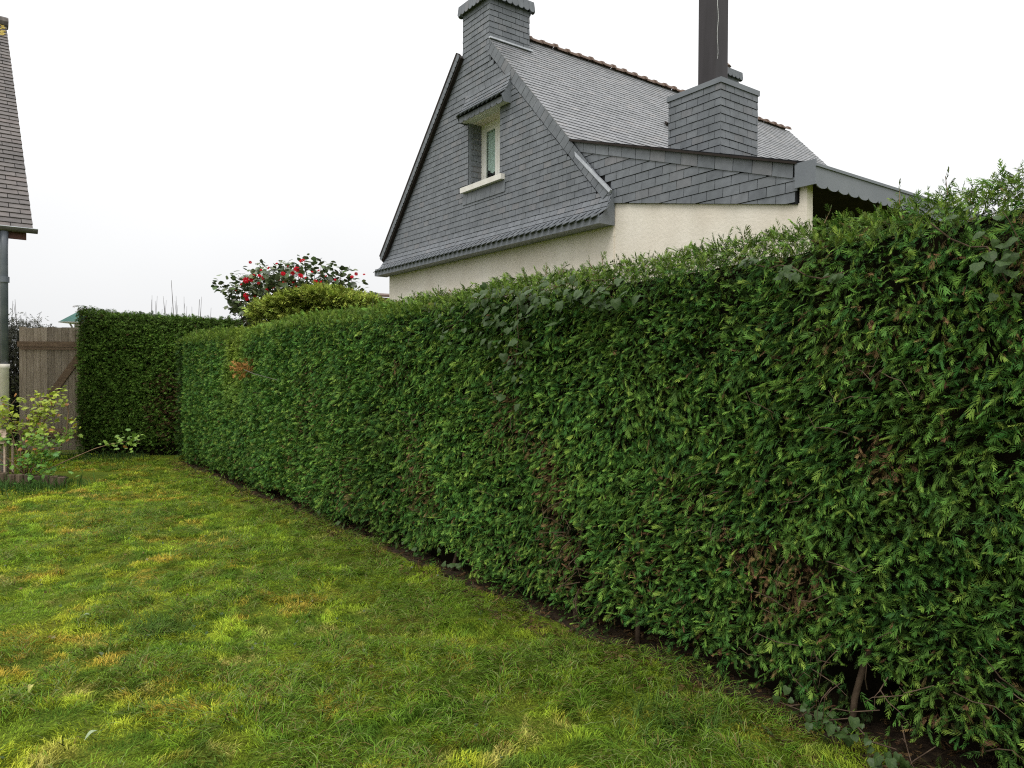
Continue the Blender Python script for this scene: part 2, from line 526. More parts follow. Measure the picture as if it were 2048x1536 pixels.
# gable face as strips round the opening
m.box(0, .30, 0, W, 0, ZE + .12)
m.box(0, .30, HO[1], W - .95, ZE + .12, HO[2]); m.box(0, .30, .95, HO[0], ZE + .12, HO[2]); m.box(0, .30, HO[0], HO[1], ZE + .12, HO[2])
m.box(0, .30, HO[1], UC + 1.6, HO[2], HO[3]); m.box(0, .30, 2.15, HO[0], HO[2], HO[3])
for (ya, za, yb, zb) in ((W, ZT - .35, UC, ZR - .35), (UC, ZR - .35, 0, ZT - .35)):
    pass
m.prism([(0, UC + 1.5, HO[3]), (0, UC, ZR - .3), (0, UC - 1.5, HO[3])], [(.3, UC + 1.5, HO[3]), (.3, UC, ZR - .3), (.3, UC - 1.5, HO[3])])
m.prism([(0, .0, ZE + .12), (0, .95, ZE + .12), (0, .95, 5.2), (0, 0, ZT - .25)], [(.3, .0, ZE + .12), (.3, .95, ZE + .12), (.3, .95, 5.2), (.3, 0, ZT - .25)])
m.prism([(0, W, ZE + .12), (0, W, ZT - .25), (0, W - .95, 5.2), (0, W - .95, ZE + .12)], [(.3, W, ZE + .12), (.3, W, ZT - .25), (.3, W - .95, 5.2), (.3, W - .95, ZE + .12)])
m.box(.3, LEN, W - .3, W, 0, ZT - .3)
m.box(LEN - .3, LEN, 0, W - .3, 0, ZE)
m.box(.3, LEN - .3, 0, .25, 0, ZT - .3)
m.build('wall', M['cream'], house)

# --- gable cladding
FL = 0.52                                # length of the flared skirt
def flare(s):
    """profile of the cladding: returns (x, z) and the outward normal angle"""
    if s >= FL:
        return -0.055, ZT + (s - FL), 0.0
    t = 1 - s / FL
    x = -0.055 - 0.27 * t ** 1.7
    z = ZT - (FL - s) * (1 - 0.16 * t)
    return x, z, 0.75 * t
def gmap(u, s, off):
    x, z, a = flare(s)
    return (x - off * math.cos(a), u, z + off * math.sin(a))
cl = MB()
# underlay behind the slates, stepped along the profile
ss = [0, .09, .18, .27, .36, .45, FL]
for a, b in zip(ss, ss[1:]):
    cl.poly([gmap(-.02, a, 0), gmap(W + .06, a, 0), gmap(W + .06, b, 0), gmap(-.02, b, 0)])
zs = lambda z: FL + z - ZT
hu0, hu1, hs0, hs1 = HO[0], HO[1], zs(HO[2]), zs(HO[3])
rake_in = lambda s: (s - FL) / TANR     # u of the right rake at s
for (pa, pb, la, lb) in ((FL, hs0, None, None), (hs0, hs1 + .085, hu0, hu1), (hs1 + .085, zs(ZR), None, None)):
    if la is None:
        cl.poly([gmap(rake_in(pa), pa, 0), gmap(W - rake_in(pa), pa, 0), gmap(W - rake_in(pb), pb, 0), gmap(rake_in(pb), pb, 0)])
    else:
        cl.poly([gmap(rake_in(pa), pa, 0), gmap(la, pa, 0), gmap(la, pb, 0), gmap(rake_in(pb), pb, 0)])
        cl.poly([gmap(lb, pa, 0), gmap(W - rake_in(pa), pa, 0), gmap(W - rake_in(pb), pb, 0), gmap(lb, pb, 0)])
gable = cl.build('gable_cladding', M['gap'], house)
BW = 0.20 * math.sqrt(1 + TANR ** 2) / TANR   # width of the edge row measured along u
body = [(0.0, .14), (W + .04, .14), (W + .04, FL), (UC, zs(ZR)), (BW, FL + 0.0), (0.0, FL - .0)]
main_poly = [(-.01, .13), (W + .05, .13), (W + .05, FL), (W - .02, FL), (UC, zs(ZR) - .0), (BW * .9, FL + .03), (-.01, FL)]
hood = (2.58, 4.07)
polys = [[(-.01, .13), (W + .05, .13), (W + .05, FL + .012), (-.01, FL + .012)],
         [(BW, FL + .012), (W - .01, FL + .012), (UC + BW * .5, zs(ZR) - BW * .5 * TANR), (UC + BW * .45, zs(ZR) - BW * .5 * TANR)]]
polys[1] = [(BW, FL + .012), (W - .012, FL + .012), (UC + BW / 2, zs(ZR) - BW / 2 * TANR)]
ok = []
ax, bx_ = hu0 - .004, hu1 + .004
rr_u = lambda s_: BW + (s_ - FL) / TANR
ll_u = lambda s_: W - .012 - (s_ - FL) / TANR
apex_s = zs(ZR) - BW / 2 * TANR
hs1b = hs1 + .09
polys = [polys[0], [(rr_u(FL + .012), FL + .012), (ll_u(FL + .012), FL + .012), (ll_u(hs0 - .10), hs0 - .10), (rr_u(hs0 - .10), hs0 - .10)],
         [(rr_u(hs0 - .10), hs0 - .10), (ax, hs0 - .10), (ax, hs1b), (rr_u(hs1b), hs1b)],
         [(bx_, hs0 - .10), (ll_u(hs0 - .10), hs0 - .10), (ll_u(hs1b), hs1b), (bx_, hs1b)],
         [(rr_u(hs1b), hs1b), (ll_u(hs1b), hs1b), (UC + BW / 2, apex_s)]]
items = slates(polys, 0.20, 0.108, gmap, start=.13, u0=.03)
lay(items, gable, M['slate'], lambda u, s: u < 1.75 and .3 < s < 1.35)
# edge row up the near rake: slates square to the slope
cr, sr = 1 / math.sqrt(1 + TANR ** 2), TANR / math.sqrt(1 + TANR ** 2)
def rakemap(p, q, off):
    u = p * cr + q * sr; s = FL + p * sr - q * cr
    return gmap(u, s, off + .006)
plen = UC / cr
edge = slates([[(0.02, 0.0), (plen - .62, 0.0), (plen - .62, .19), (.02, .19)]], 0.155, 0.19, lambda p, q, o: rakemap(p, .19 - q, o), start=0, skew=.0, gap=.008)
lay(edge, gable, M['slate'])

# scalloped bottom row
def tongue(w, l, seg=6):
    pts = [(0, l), (0, w * .5)]
    for k in range(1, seg):
        a = math.pi + math.pi * k / seg
        pts.append((w / 2 + w / 2 * math.cos(a), w / 2 + w * .5 * math.sin(a)))
    pts += [(w, w * .5), (w, l)]
    return pts
nt = 46
tw = (W + .10) / nt
for i in range(nt):
    t = MB(); t.tint = random.random()
    ua = -.03 + i * tw
    out = tongue(tw * .88, .25)
    # each tongue leans to the near corner and its far edge rides over its neighbour
    fr = [gmap(ua + x + .55 * (.24 - y) - .06, y - .05, .014 + .034 * (1 - x / tw) * (1 - y / .30)) for x, y in out]
    bk = [gmap(ua + x + .55 * (.24 - y) - .06, y - .05, .003 + .034 * (1 - x / tw) * (1 - y / .30)) for x, y in out]
    t.prism(fr, bk); t.build('scalloped_slate', M['slate'], gable)
# fascia, soffit and the closed ends of the skirt
m = MB()
m.box(-.322, -.302, -.005, W + .10, ZE, ZE + .155)
m.build('fascia', M['fascia'], gable)
m = MB()
m.box(-.301, -.002, -.005, W + .10, ZE + .008, ZE + .02)
m.build('soffit', M['fascia'], gable)
for yy, y2 in ((-.022, -.006), (W + .101, W + .115)):
    pr = [(flare(s)[0], flare(s)[1]) for s in (0, .1, .2, .3, .4, FL)]
    pr = [(-.322, ZE)] + pr[0:] + [(0.0, ZT), (0.0, ZE)]
    m = MB(); m.prism([(x, yy, z) for x, z in pr], [(x, y2, z) for x, z in pr]); m.build('skirt_end', M['fascia'], gable)

# --- verge on the far rake: dark board with a scalloped slate edge
far = MB()
p0, p1 = Vector((-.10, W + .16, ZT - .10)), Vector((-.10, UC + .50, ZR - .50 * TANR + .05))
far.bar(p0, p1, .09, .24, up=(0, -1, 1)); far.build('verge_board', M['wood_dark'], house)
ve = MB()
d = (p1 - p0)
n_v = 44
for i in range(n_v):
    c = p0 + d * ((i + .5) / n_v); dd = d.normalized(); sd = Vector((0, -dd.z, dd.y)) * -1
    if sd.y > 0: sd = -sd
    base = c + Vector((-.052, 0, 0)) + sd * .03
    pts = [base - dd * .06 + sd * -.05, base + dd * .062 + sd * -.05, base + dd * .062 + sd * .03, base + dd * .03 + sd * .055, base - dd * .03 + sd * .055, base - dd * .06 + sd * .03]
    ve.tint = random.random() * .6
    ve.prism([p + Vector((-.012, 0, 0)) for p in pts], pts)
o = ve.build('verge_slates', M['slate'], house); o['kind'] = 'stuff'

# --- roofs
roof = MB()
KU, KZ = 0.966, ZR - (UC - 0.966) * TANR
S2, ZL0, ZL1 = 3.10, 4.054, 3.576
rt = .10
roof.prism([(-.05, UC, ZR), (-.05, W + .25, ZT - .25 * TANR), (-.05, W + .25, ZT - .25 * TANR - rt), (-.05, UC, ZR - rt * 1.4)],
           [(LEN, UC, ZR), (LEN, W + .25, ZT - .25 * TANR), (LEN, W + .25, ZT - .25 * TANR - rt), (LEN, UC, ZR - rt * 1.4)])
roof.prism([(-.05, KU, KZ), (-.05, UC, ZR), (-.05, UC, ZR - rt * 1.4), (-.05, KU, KZ - rt * 1.4)],
           [(LEN, KU, KZ), (LEN, UC, ZR), (LEN, UC, ZR - rt * 1.4), (LEN, KU, KZ - rt * 1.4)])
roof_o = roof.build('roof', M['gap'], house)
ux, uz = 1 / math.sqrt(1 + TANR ** 2), TANR / math.sqrt(1 + TANR ** 2)
slope_len = (UC - KU) / ux
def rmap(a, s, off):                    # a along the ridge, s up the slope from the kink
    return (a, KU + s * ux - off * uz, KZ + s * uz + off * ux)
ritems = slates([[(-.07, 0.0), (LEN + .05, 0.0), (LEN + .05, slope_len - .04), (-.07, slope_len - .04)]], 0.22, 0.11, rmap, gap=.004, thick=.009, start=-.02, u0=-.07)
lay(ritems, roof_o, M['roof_slate'], lambda u, s: False)
# far slope of the roof, seen only from elsewhere
def rmap2(a, s, off):
    return (a, W + .25 - s * ux + off * uz, ZT - .25 * TANR + s * uz + off * ux)
ritems = slates([[(-.07, 0.0), (LEN + .05, 0.0), (LEN + .05, (UC + .25) / ux - .04), (-.07, (UC + .25) / ux - .04)]], 0.44, 0.22, rmap2, gap=.006, thick=.014)
lay(ritems, roof_o, M['roof_slate'], lambda u, s: False)
# ridge: terracotta half-round tiles with collars
rt_m = MB()
def half_ring(x, r):
    return [(x, r * math.cos(a), r * math.sin(a) * .9 - .05) for a in [math.pi * k / 8 for k in range(9)]]
secs = [(0, .10), (.27, .10), (.272, .125), (.335, .13), (.338, .10)]
for (xa, ra), (xb, rb) in zip(secs, secs[1:]):
    A, B = half_ring(xa, ra), half_ring(xb, rb)
    for k in range(8): rt_m.poly([A[k], A[k + 1], B[k + 1], B[k]])
rme = rt_m.mesh('ridge_tile', M['terracotta'])
nr = 28
for i in range(nr):
    o = link('ridge_tile', rme, roof_o, loc=(.90 + i * (LEN - .9 - .34) / (nr - 1), UC, ZR + .03 + random.uniform(-.008, .008)))
    o.rotation_euler = (random.uniform(-.03, .03), random.uniform(-.02, .02), random.uniform(-.02, .02))
# two slate vents in the slope
for a, s in ((3.55, 1.75), (7.9, 1.25)):
    v = MB()
    A = [rmap(a, s, .02), rmap(a + .22, s, .02), rmap(a + .16, s + .16, .03), rmap(a + .06, s + .16, .03)]
    B = [rmap(a, s, .07), rmap(a + .22, s, .07), rmap(a + .16, s + .16, .035), rmap(a + .06, s + .16, .035)]
    v.prism(B, A); v.build('roof_vent', M['wood_dark'], roof_o)

# --- lean-to end wall and roof
leanto = MB()
ztop = lambda u: ZL0 + (u + S2) * (KZ - ZL0) / (KU + S2)
zbot = lambda u: ZL1 + (u + S2) * (4.17 - ZL1) / S2
leanto.prism([(.02, -.002, 0), (.02, -S2 - .10, 0), (.02, -S2 - .10, zbot(-S2)), (.02, -.002, 4.16)],
             [(.14, -.002, 0), (.14, -S2 - .10, 0), (.14, -S2 - .10, zbot(-S2)), (.14, -.002, 4.16)])
leanto.build('lean_to_wall', M['cream'], house)
ll = MB()
ll.prism([(-.01, -.002, 4.165), (-.01, -S2 + .012, ZL1 + .003), (-.01, -S2 + .012, ZL0 - .02), (-.01, KU, KZ - .02), (-.01, KU, KZ - .4), (-.01, 0, ZT - .05)],
         [(.26, -.002, 4.165), (.26, -S2 + .012, ZL1 + .003), (.26, -S2 + .012, ZL0 - .02), (.26, KU, KZ - .02), (.26, KU, KZ - .4), (.26, 0, ZT - .05)])
lclad = ll.build('lean_to_cladding', M['gap'], house)
lmap = lambda u, z, off: (-.012 - off, u, z)
BL = .17
lp = [(-S2, ZL1), (0, 4.165), (0, ZT + .02), (KU - .02, KZ - .05 - BL), (KU - .3, ztop(KU - .3) - BL), (-S2, ZL0 - BL)]
items = slates([[(-S2, ZL1), (0, 4.165), (0, ztop(0) - BL), (-S2, ZL0 - BL)], [(0, ZT + .02), (KU - .12, ztop(KU - .12) - BL), (0, ztop(0) - BL)]], .26, .128, lmap, gap=.008, start=.02, u0=.05)
lay(items, lclad, M['slate'])
sl = math.atan2(KZ - ZL0, KU + S2)
def lrake(p, q, off):
    return (-.02 - off, -S2 + p * math.cos(sl) + q * math.sin(sl), ZL0 - .01 + p * math.sin(sl) - q * math.cos(sl))
edge = slates([[(0.0, 0.0), ((KU + S2) / math.cos(sl) - .06, 0.0), ((KU + S2) / math.cos(sl) - .06, BL), (0.0, BL)]], .30, BL, lambda p, q, o: lrake(p, BL - q, o + .004), gap=.009, skew=.05)
lay(edge, lclad, M['slate'])
m = MB(); m.prism([(-.07, KU, KZ + .005), (-.07, -S2 - .26, ZL0 - .26 * math.tan(sl) + .03), (-.07, -S2 - .26, ZL0 - .26 * math.tan(sl)), (-.07, KU, KZ - .035)],
                  [(LEN, KU, KZ + .005), (LEN, -S2 - .26, ZL0 - .26 * math.tan(sl) + .03), (LEN, -S2 - .26, ZL0 - .26 * math.tan(sl)), (LEN, KU, KZ - .035)])
m.build('lean_to_roof', M['gap'], house)
m = MB(); m.bar((-.04, KU + .02, KZ - .13), (-.085, -.02, ZT - .02), .05, .045, up=(1, 0, 0)); m.build('flashing_strip', M['zinc'], house)
m = MB(); m.prism([(-.085, KU - .02, KZ - .012), (-.085, -S2 - .02, ZL0 + .004), (-.085, -S2 - .02, ZL0 - .022), (-.085, KU - .02, KZ - .045)], [(-.072, KU - .02, KZ - .012), (-.072, -S2 - .02, ZL0 + .004), (-.072, -S2 - .02, ZL0 - .022), (-.072, KU - .02, KZ - .045)]); m.build('verge_trim', M['wood_dark'], house)
# eave fascia of the lean-to with a scalloped lower edge
fz1 = ZL0 - .26 * math.tan(sl)
fz0 = fz1 - .235
eave = MB(); y_e = -S2 - .25
eave.box(-.075, -.055, -S2 + .005, y_e - .012, fz0 + .02, ZL0 - .012)
cp = MB(); cp.box(.021, .139, -S2 - .099, -S2 - .002, zbot(-S2) + .001, fz0 + .10); cp.build('corner_post', M['cream'], house)
N = 44
outl = []
for i in range(N):
    xa = -.055 + i * (LEN) / N; w_ = LEN / N
    for k in range(0, 6):
        a = math.pi * k / 6
        outl.append((xa + w_ / 2 - w_ / 2 * math.cos(a), fz0 + .03 - .045 * math.sin(a)))
pts = [(-.055, fz1)] + outl + [(LEN - .055, fz1)]
eave.prism([(x, y_e - .012, z) for x, z in pts], [(x, y_e, z) for x, z in pts])
eave.build('eave_fascia', M['fascia'], house)
m = MB(); m.box(-.08, LEN - .05, y_e - .03, y_e - .014, fz1 - .012, fz1 + .022); m.build('drip_edge', M['fascia'], house)
# porch behind: ceiling and timber back wall
m = MB()
m.box(.25, LEN - .3, y_e + .002, -.9, fz0 + .10, fz0 + .13)
m.box(.25, LEN - .3, -.95, -.9, 0, fz0 + .10)
m.box(4.6, 4.7, y_e + .3, -.95, 0, fz0 + .10)
m.build('porch_lining', M['wood_dark'], house)

# --- chimneys
def box_faces(u0, u1, v0, v1, z0, z1, w, g, parent, material, single, wl=1.0, top_g=None):
    """slates on the two faces turned to the gable side (x = v0) and the near side (y = u0), closed box behind"""
    b = MB(); b.box(v0, v1, u0, u1, z0, z1); bo = b.build('stack_core', M['gap'], parent)
    it = slates([[(u0 - .012, z0), (u1, z0), (u1, z1), (u0 - .012, z1)]], w, g, lambda u, z, off: (v0 - off, u, z), start=z0, u0=u0 - .012, gap=.007)
    lay(it, bo, material, single)
    it = slates([[(v0 - .004, z0), (v1, z0), (v1, z1), (v0 - .004, z1)]], w, g, lambda a, z, off: (a, u0 - off, z), start=z0, u0=v0 - .004, gap=.007)
    lay(it, bo, material, single)
    it = slates([[(v0, z0), (v1, z0), (v1, z1), (v0, z1)]], w, g, lambda a, z, off: (a, u1 + off, z), start=z0, u0=v0, gap=.007)
    lay(it, bo, material, lambda u, s: False)
    it = slates([[(u0, z0), (u1, z0), (u1, z1), (u0, z1)]], w, g, lambda u, z, off: (v1 + off, u, z), start=z0, u0=u0, gap=.007)
    lay(it, bo, material, lambda u, s: False)
    return bo


def chimney_cap(parent, u0, u1, v0, v1, z0, h, flarew, pots=True):
    m = MB()
    ring = lambda e, z: [(v0 - e, u0 - e, z), (v1 + e, u0 - e, z), (v1 + e, u1 + e, z), (v0 - e, u1 + e, z)]
    a, b, c = ring(.012, z0 + h), ring(flarew, z0), ring(.02, z0 + .01)
    top = ring(.06, z0 + h + .03)
    for k in range(4):
        j = (k + 1) % 4
        m.poly([b[k], b[j], top[j], top[k]])
        m.poly([c[j], c[k], b[k], b[j]])
    m.poly(top)
    cap = m.build('chimney_cap', M['fascia'], parent)
    sk = MB()
    for k in range(4):
        j = (k + 1) % 4
        A, B, C, D = Vector(b[k]), Vector(b[j]), Vector(top[j]), Vector(top[k])
        n_ = max(4, int((B - A).length / .13))
        nrm = (B - A).cross(D - A).normalized()
        ctr = Vector(((v0 + v1) / 2, (u0 + u1) / 2, z0))
        if nrm.dot(A - ctr) < 0: nrm = -nrm
        for i in range(n_):
            p = A.lerp(B, i / n_); q = A.lerp(B, (i + .97) / n_); pt = D.lerp(C, i / n_); qt = D.lerp(C, (i + .97) / n_)
            dn = (p - pt).normalized() * .045
            pts = [pt, p, p + (q - p) * .2 + dn * .8, p + (q - p) * .5 + dn, p + (q - p) * .8 + dn * .8, q, qt]
            sk.tint = random.random()
            sk.prism([x + nrm * .014 for x in pts], [x + nrm * .003 for x in pts])
    sk.build('cap_scallops', M['slate'], cap)
    return cap


ch1 = empty('chimney', (0, 0, 0), 0, house)
c1 = .456
box_faces(UC - c1, UC + c1, -.062, .878, ZR - .9, 8.66, .20, .108, ch1, M['slate'], lambda u, s: False)
chimney_cap(ch1, UC - c1, UC + c1, -.062, .878, 8.62, .13, .075)
m = MB(); m.bar((-.08, UC - c1 - .03, ZR - (c1) * TANR + .02), (.93, UC - c1 - .03, ZR - (c1) * TANR + .02), .05, .03); m.build('flashing_strip', M['zinc'], ch1)

ch2 = empty('chimney', (0, 0, 0), 0, house)
u0, u1, v0, v1, zt = -1.474, -.522, .633, 1.489, 5.753
bo = box_faces(u0, u1, v0, v1, 4.35, zt - .075, .205, .112, ch2, M['slate'], lambda u, s: s > 4.5)
m = MB(); m.box(v0 - .025, v1 + .025, u0 - .025, u1 + .025, zt - .075, zt); m.build('chimney_cap', M['fascia'], ch2)
fu, fv, fa = -.985, 1.075, .158
m = MB()
rr_ = .02
prof = []
for cx, cy, a0 in ((1, 1, 0), (-1, 1, 90), (-1, -1, 180), (1, -1, 270)):
    for k in range(4):
        a = R(a0 + 30 * k)
        prof.append((fv + cx * (fa - rr_) + rr_ * math.cos(a), fu + cy * (fa - rr_) + rr_ * math.sin(a)))
m.prism([(x, y, zt - .02) for x, y in prof], [(x, y, zt + 3.2) for x, y in prof])
fl_o = m.build('flue', M['flue'], ch2)
m = MB()
yb = fu - fa - .003
st = [(fv - .10 + .012 * math.sin(i * 1.3), .007 * (1 - abs(i - 12) / 26)) for i in range(26)]
for i in range(25):
    za, zb = zt + .46 + i * .1, zt + .46 + (i + 1) * .1
    m.poly([(st[i][0] - st[i][1], yb, za), (st[i][0] + st[i][1], yb, za), (st[i + 1][0] + st[i + 1][1], yb, zb), (st[i + 1][0] - st[i + 1][1], yb, zb)])
m.build('white_streak', M['white_mark'], fl_o)  # narrow white vertical streak on one flue face

ch3 = empty('chimney', (0, 0, 0), 0, house)
v3 = 7.08
box_faces(UC - .28, UC + .28, v3, v3 + .6, ZR - .5, 9.03, .20, .108, ch3, M['slate'], lambda u, s: False)
chimney_cap(ch3, UC - .28, UC + .28, v3, v3 + .6, 9.01, .12, .07)
m = MB(); m.tube([(v3 + .3, UC - .1, 9.13), (v3 + .3, UC - .1, 9.28), (v3 + .3, UC - .1, 9.3), (v3 + .3, UC - .1, 9.44)], [.12, .10, .15, .02], 8); m.build('chimney_pot', M['terracotta'], ch3)

# --- gable window with slate hood
win = empty('window', (0, 0, 0), 0, house)
fx = .245
m = MB()
a, b, z0, z1 = HO[0], HO[1], HO[2] + .01, HO[3]
m.box(fx, fx + .06, a, a + .06, z0, z1); m.box(fx, fx + .06, b - .06, b, z0, z1)
m.box(fx, fx + .06, a + .06, b - .06, z1 - .07, z1); m.box(fx, fx + .06, a + .06, b - .06, z0, z0 + .05)
m.build('frame', M['white_wood'], win)
mid = (a + b) / 2
for (sa, sb) in ((a + .063, mid - .002), (mid + .002, b - .063)):
    m = MB(); w_ = .075; q0, q1 = fx + .012, fx + .05
    m.box(q0, q1, sa, sa + w_, z0 + .053, z1 - .073); m.box(q0, q1, sb - w_, sb, z0 + .053, z1 - .073)
    m.box(q0, q1, sa + w_, sb - w_, z1 - .073 - w_, z1 - .073); m.box(q0, q1, sa + w_, sb - w_, z0 + .053, z0 + .053 + w_)
    s_o = m.build('sash', M['white_wood'], win)
    m = MB(); m.box(fx + .03, fx + .034, sa + w_, sb - w_, z0 + .053 + w_, z1 - .073 - w_); m.build('pane', M['glass'], s_o)
    # lace curtain with a pointed hem
    m = MB(); n_ = 24
    top_, cx = z1 - .10, (sa + sb) / 2
    for i in range(n_):
        ya, yb_ = sa + .05 + (sb - sa - .1) * i / n_, sa + .05 + (sb - sa - .1) * (i + 1) / n_
        hem = lambda y: z0 + .24 + abs(y - cx) * .85 + .012 * math.sin(y * 90)
        xo = lambda y: fx + .075 + .012 * math.sin(y * 75)
        m.poly([(xo(ya), ya, hem(ya)), (xo(yb_), yb_, hem(yb_)), (xo(yb_), yb_, top_), (xo(ya), ya, top_)])
    m.build('curtain', M['curtain'], win)
m = MB()
r0, r1, q0, q1 = a - .12, b + .12, z0 - .3, z1 + .02
m.box(.32, 1.6, r0, r1, q0, q0 + .02); m.box(1.6, 1.62, r0, r1, q0, q1); m.box(.32, 1.6, r0, r0 + .02, q0 + .02, q1 - .02)
m.box(.32, 1.6, r1 - .02, r1, q0 + .02, q1 - .02); m.box(.32, 1.6, r0, r1, q1 - .02, q1)
m.build('room_lining', M['room'], win)
m = MB(); m.box(-.15, .24, a - .16, b + .16, HO[2] - .10, HO[2]); m.build('sill', M['sill'], win)
# jamb slates
jb = MB(); jb.box(-.05, .24, b, b + .012, HO[2] + .003, HO[3] + .08); jb.box(-.05, .24, a - .012, a, HO[2] + .003, HO[3] + .08); jb.build('jamb', M['fascia'], win)
it = slates([[(0, HO[2]), (.235, HO[2]), (.235, HO[3]), (0, HO[3])]], .2, .108, lambda q, z, off: (q, b - off, z), start=HO[2], u0=-.05)
lay(it, win, M['slate'], lambda u, s: False, 'jamb_slates')
# row of slates fanned under the sill
it = slates([[(a - .18, zs(HO[2] - .33)), (b + .18, zs(HO[2] - .33)), (b + .18, zs(HO[2] - .10)), (a - .18, zs(HO[2] - .10))]], .16, .225, lambda u, s, o: gmap(u, s, o + .012), start=zs(HO[2] - .33), u0=a - .18, skew=-.04)
lay(it, gable, M['slate'])
# hood
HL = .64; HZ0, HX = 6.48, .21
def hmap(u, s, off):
    t = 1 - s / HL
    x = -.065 - HX * t ** 1.8
    z = HZ0 + s * .80 + .06 * t * t
    ang = .85 * t
    return (x - off * math.cos(ang), u, z + off * math.sin(ang))
hd = empty('window_hood', (0, 0, 0), 0, house)
m = MB()
hs_ = [0, .12, .24, .36, .48, .6, HL]
for yy0, yy1 in ((hood[0], hood[1]),):
    for p, q in zip(hs_, hs_[1:]):
        m.poly([hmap(yy0, p, 0), hmap(yy1, p, 0), hmap(yy1, q, 0), hmap(yy0, q, 0)])
    for y in (yy0, yy1):
        pr = [hmap(y, s, -.001) for s in hs_]
        m.poly(pr + [(-.06, y, HZ0 + HL * .8), (-.06, y, HZ0 - .05), (-.225, y, HZ0 - .05)])
m.build('hood_shell', M['fascia'], hd)
it = slates([[(hood[0] - .01, .12), (hood[1] + .01, .12), (hood[1] + .01, HL), (hood[0] - .01, HL)]], .20, .108, hmap, start=.12, u0=hood[0])
lay(it, hd, M['slate'], lambda u, s: False)
nh = 10; hw = (hood[1] - hood[0]) / nh
for i in range(nh):
    t = MB(); t.tint = random.random(); ua = hood[0] + i * hw
    out = tongue(hw * .96, .20)
    t.prism([hmap(ua + x + .25 * (.2 - y) - .02, y - .05, .008 + .05 * (1 - x / hw) * (1 - y / .24)) for x, y in out],
            [hmap(ua + x + .25 * (.2 - y) - .02, y - .05, -.002 + .05 * (1 - x / hw) * (1 - y / .24)) for x, y in out])
    t.build('scalloped_slate', M['slate'], hd)
m = MB()
for i in range(8):
    y0_, y1_ = hood[0] + .02 + i * (hood[1] - hood[0] - .04) / 8, hood[0] + .02 + (i + .97) * (hood[1] - hood[0] - .04) / 8
    pts = [(y0_, HZ0 + .05), (y0_, HZ0 - .03), (y0_ * .8 + y1_ * .2, HZ0 - .06), (y0_ * .2 + y1_ * .8, HZ0 - .06), (y1_, HZ0 - .03), (y1_, HZ0 + .05)]
    m.tint = random.random()
    m.prism([(-.243, y, z) for y, z in pts], [(-.23, y, z) for y, z in pts])
m.build('hood_fascia', M['slate'], hd)
m = MB(); m.prism([(-.225, hood[0] + .03, HZ0 - .035), (.24, hood[0] + .03, HO[3] + .004), (.24, hood[0] + .03, HO[3] + .02), (-.225, hood[0] + .03, HZ0 - .02)], [(-.225, hood[1] - .03, HZ0 - .035), (.24, hood[1] - .03, HO[3] + .004), (.24, hood[1] - .03, HO[3] + .02), (-.225, hood[1] - .03, HZ0 - .02)]); m.build('soffit', M['soffit'], hd)

# ------------------------------------------------------------------ conifer hedges
def spray_template(L, nb, wid, droop, ang=38, seed=0, reach=.46):
    """flat fern-like conifer spray along +y: returns verts, tris, and a 0..1 root-to-tip value per vertex"""
    r = random.Random(seed)
    vs, ts, tv = [], [], []
    def quad(p, q, w, tri=False):
        (px, py), (qx, qy) = p, q
        dx, dy = qx - px, qy - py
        l = math.hypot(dx, dy); nx, ny = -dy / l * w / 2, dx / l * w / 2
        n = len(vs)
        if tri:
            mx, my = px + dx * .22, py + dy * .22
            pts = ((mx + nx, my + ny), (qx, qy), (mx - nx, my - ny)); ts.append((n, n + 1, n + 2))
        else:
            mx, my = px + dx * .45, py + dy * .45
            pts = ((px, py), (mx + nx, my + ny), (qx, qy), (mx - nx, my - ny)); ts.append((n, n + 1, n + 2)); ts.append((n, n + 2, n + 3))
        for (x, y) in pts:
            vs.append([x, y, r.uniform(-.004, .004)]); tv.append(min(1, max(0, y / L)))
    quad((0, 0), (0, L * .55), wid * .8)
    quad((0, L * .5), (0, L), wid * 1.1)
    for k in range(nb):
        t = (k + .6) / (nb + .6)
        side = 1 if k % 2 else -1
        y = L * t * .93
        bl = L * (reach * math.sin(math.pi * min(1, t * .75 + .22)) + .06) * r.uniform(.8, 1.15)
        a = R(ang + r.uniform(-9, 9))
        quad((0, y), (side * bl * math.sin(a), y + bl * math.cos(a)), wid * r.uniform(.85, 1.2), True)
    v = np.array(vs)
    v[:, 2] -= droop * (v[:, 1] / L) ** 2 * L + .35 * np.abs(v[:, 0])
    return v, np.array(ts), np.array(tv)


def scatter(templates, pos, fwd, up, scale, cols, tipgain=0.55):
    """place template copies: pos (n,3), fwd (n,3) along the spray, up (n,3) its flat side; returns merged arrays"""
    n = len(pos)
    fwd = fwd / np.linalg.norm(fwd, axis=1, keepdims=True)
    side = np.cross(fwd, up); side /= np.linalg.norm(side, axis=1, keepdims=True) + 1e-9
    nrm = np.cross(side, fwd)
    which = rng.integers(0, len(templates), n)
    V, F, C, off = [], [], [], 0
    for k, (tv, tt, tg) in enumerate(templates):
        ix = np.where(which == k)[0]
        if not len(ix): continue
        s = scale[ix][:, None, None]
        v = (tv[None, :, 0:1] * side[ix][:, None] + tv[None, :, 1:2] * fwd[ix][:, None] + tv[None, :, 2:3] * nrm[ix][:, None]) * s + pos[ix][:, None]
        f = tt[None] + (np.arange(len(ix)) * len(tv))[:, None, None] + off
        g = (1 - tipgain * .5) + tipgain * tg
        c = cols[ix][:, None, :] * g[None, :, None]
        V.append(v.reshape(-1, 3)); F.append(f.reshape(-1, 3)); C.append(c.reshape(-1, 3))
        off += len(ix) * len(tv)
    return np.concatenate(V), np.concatenate(F), np.concatenate(C)


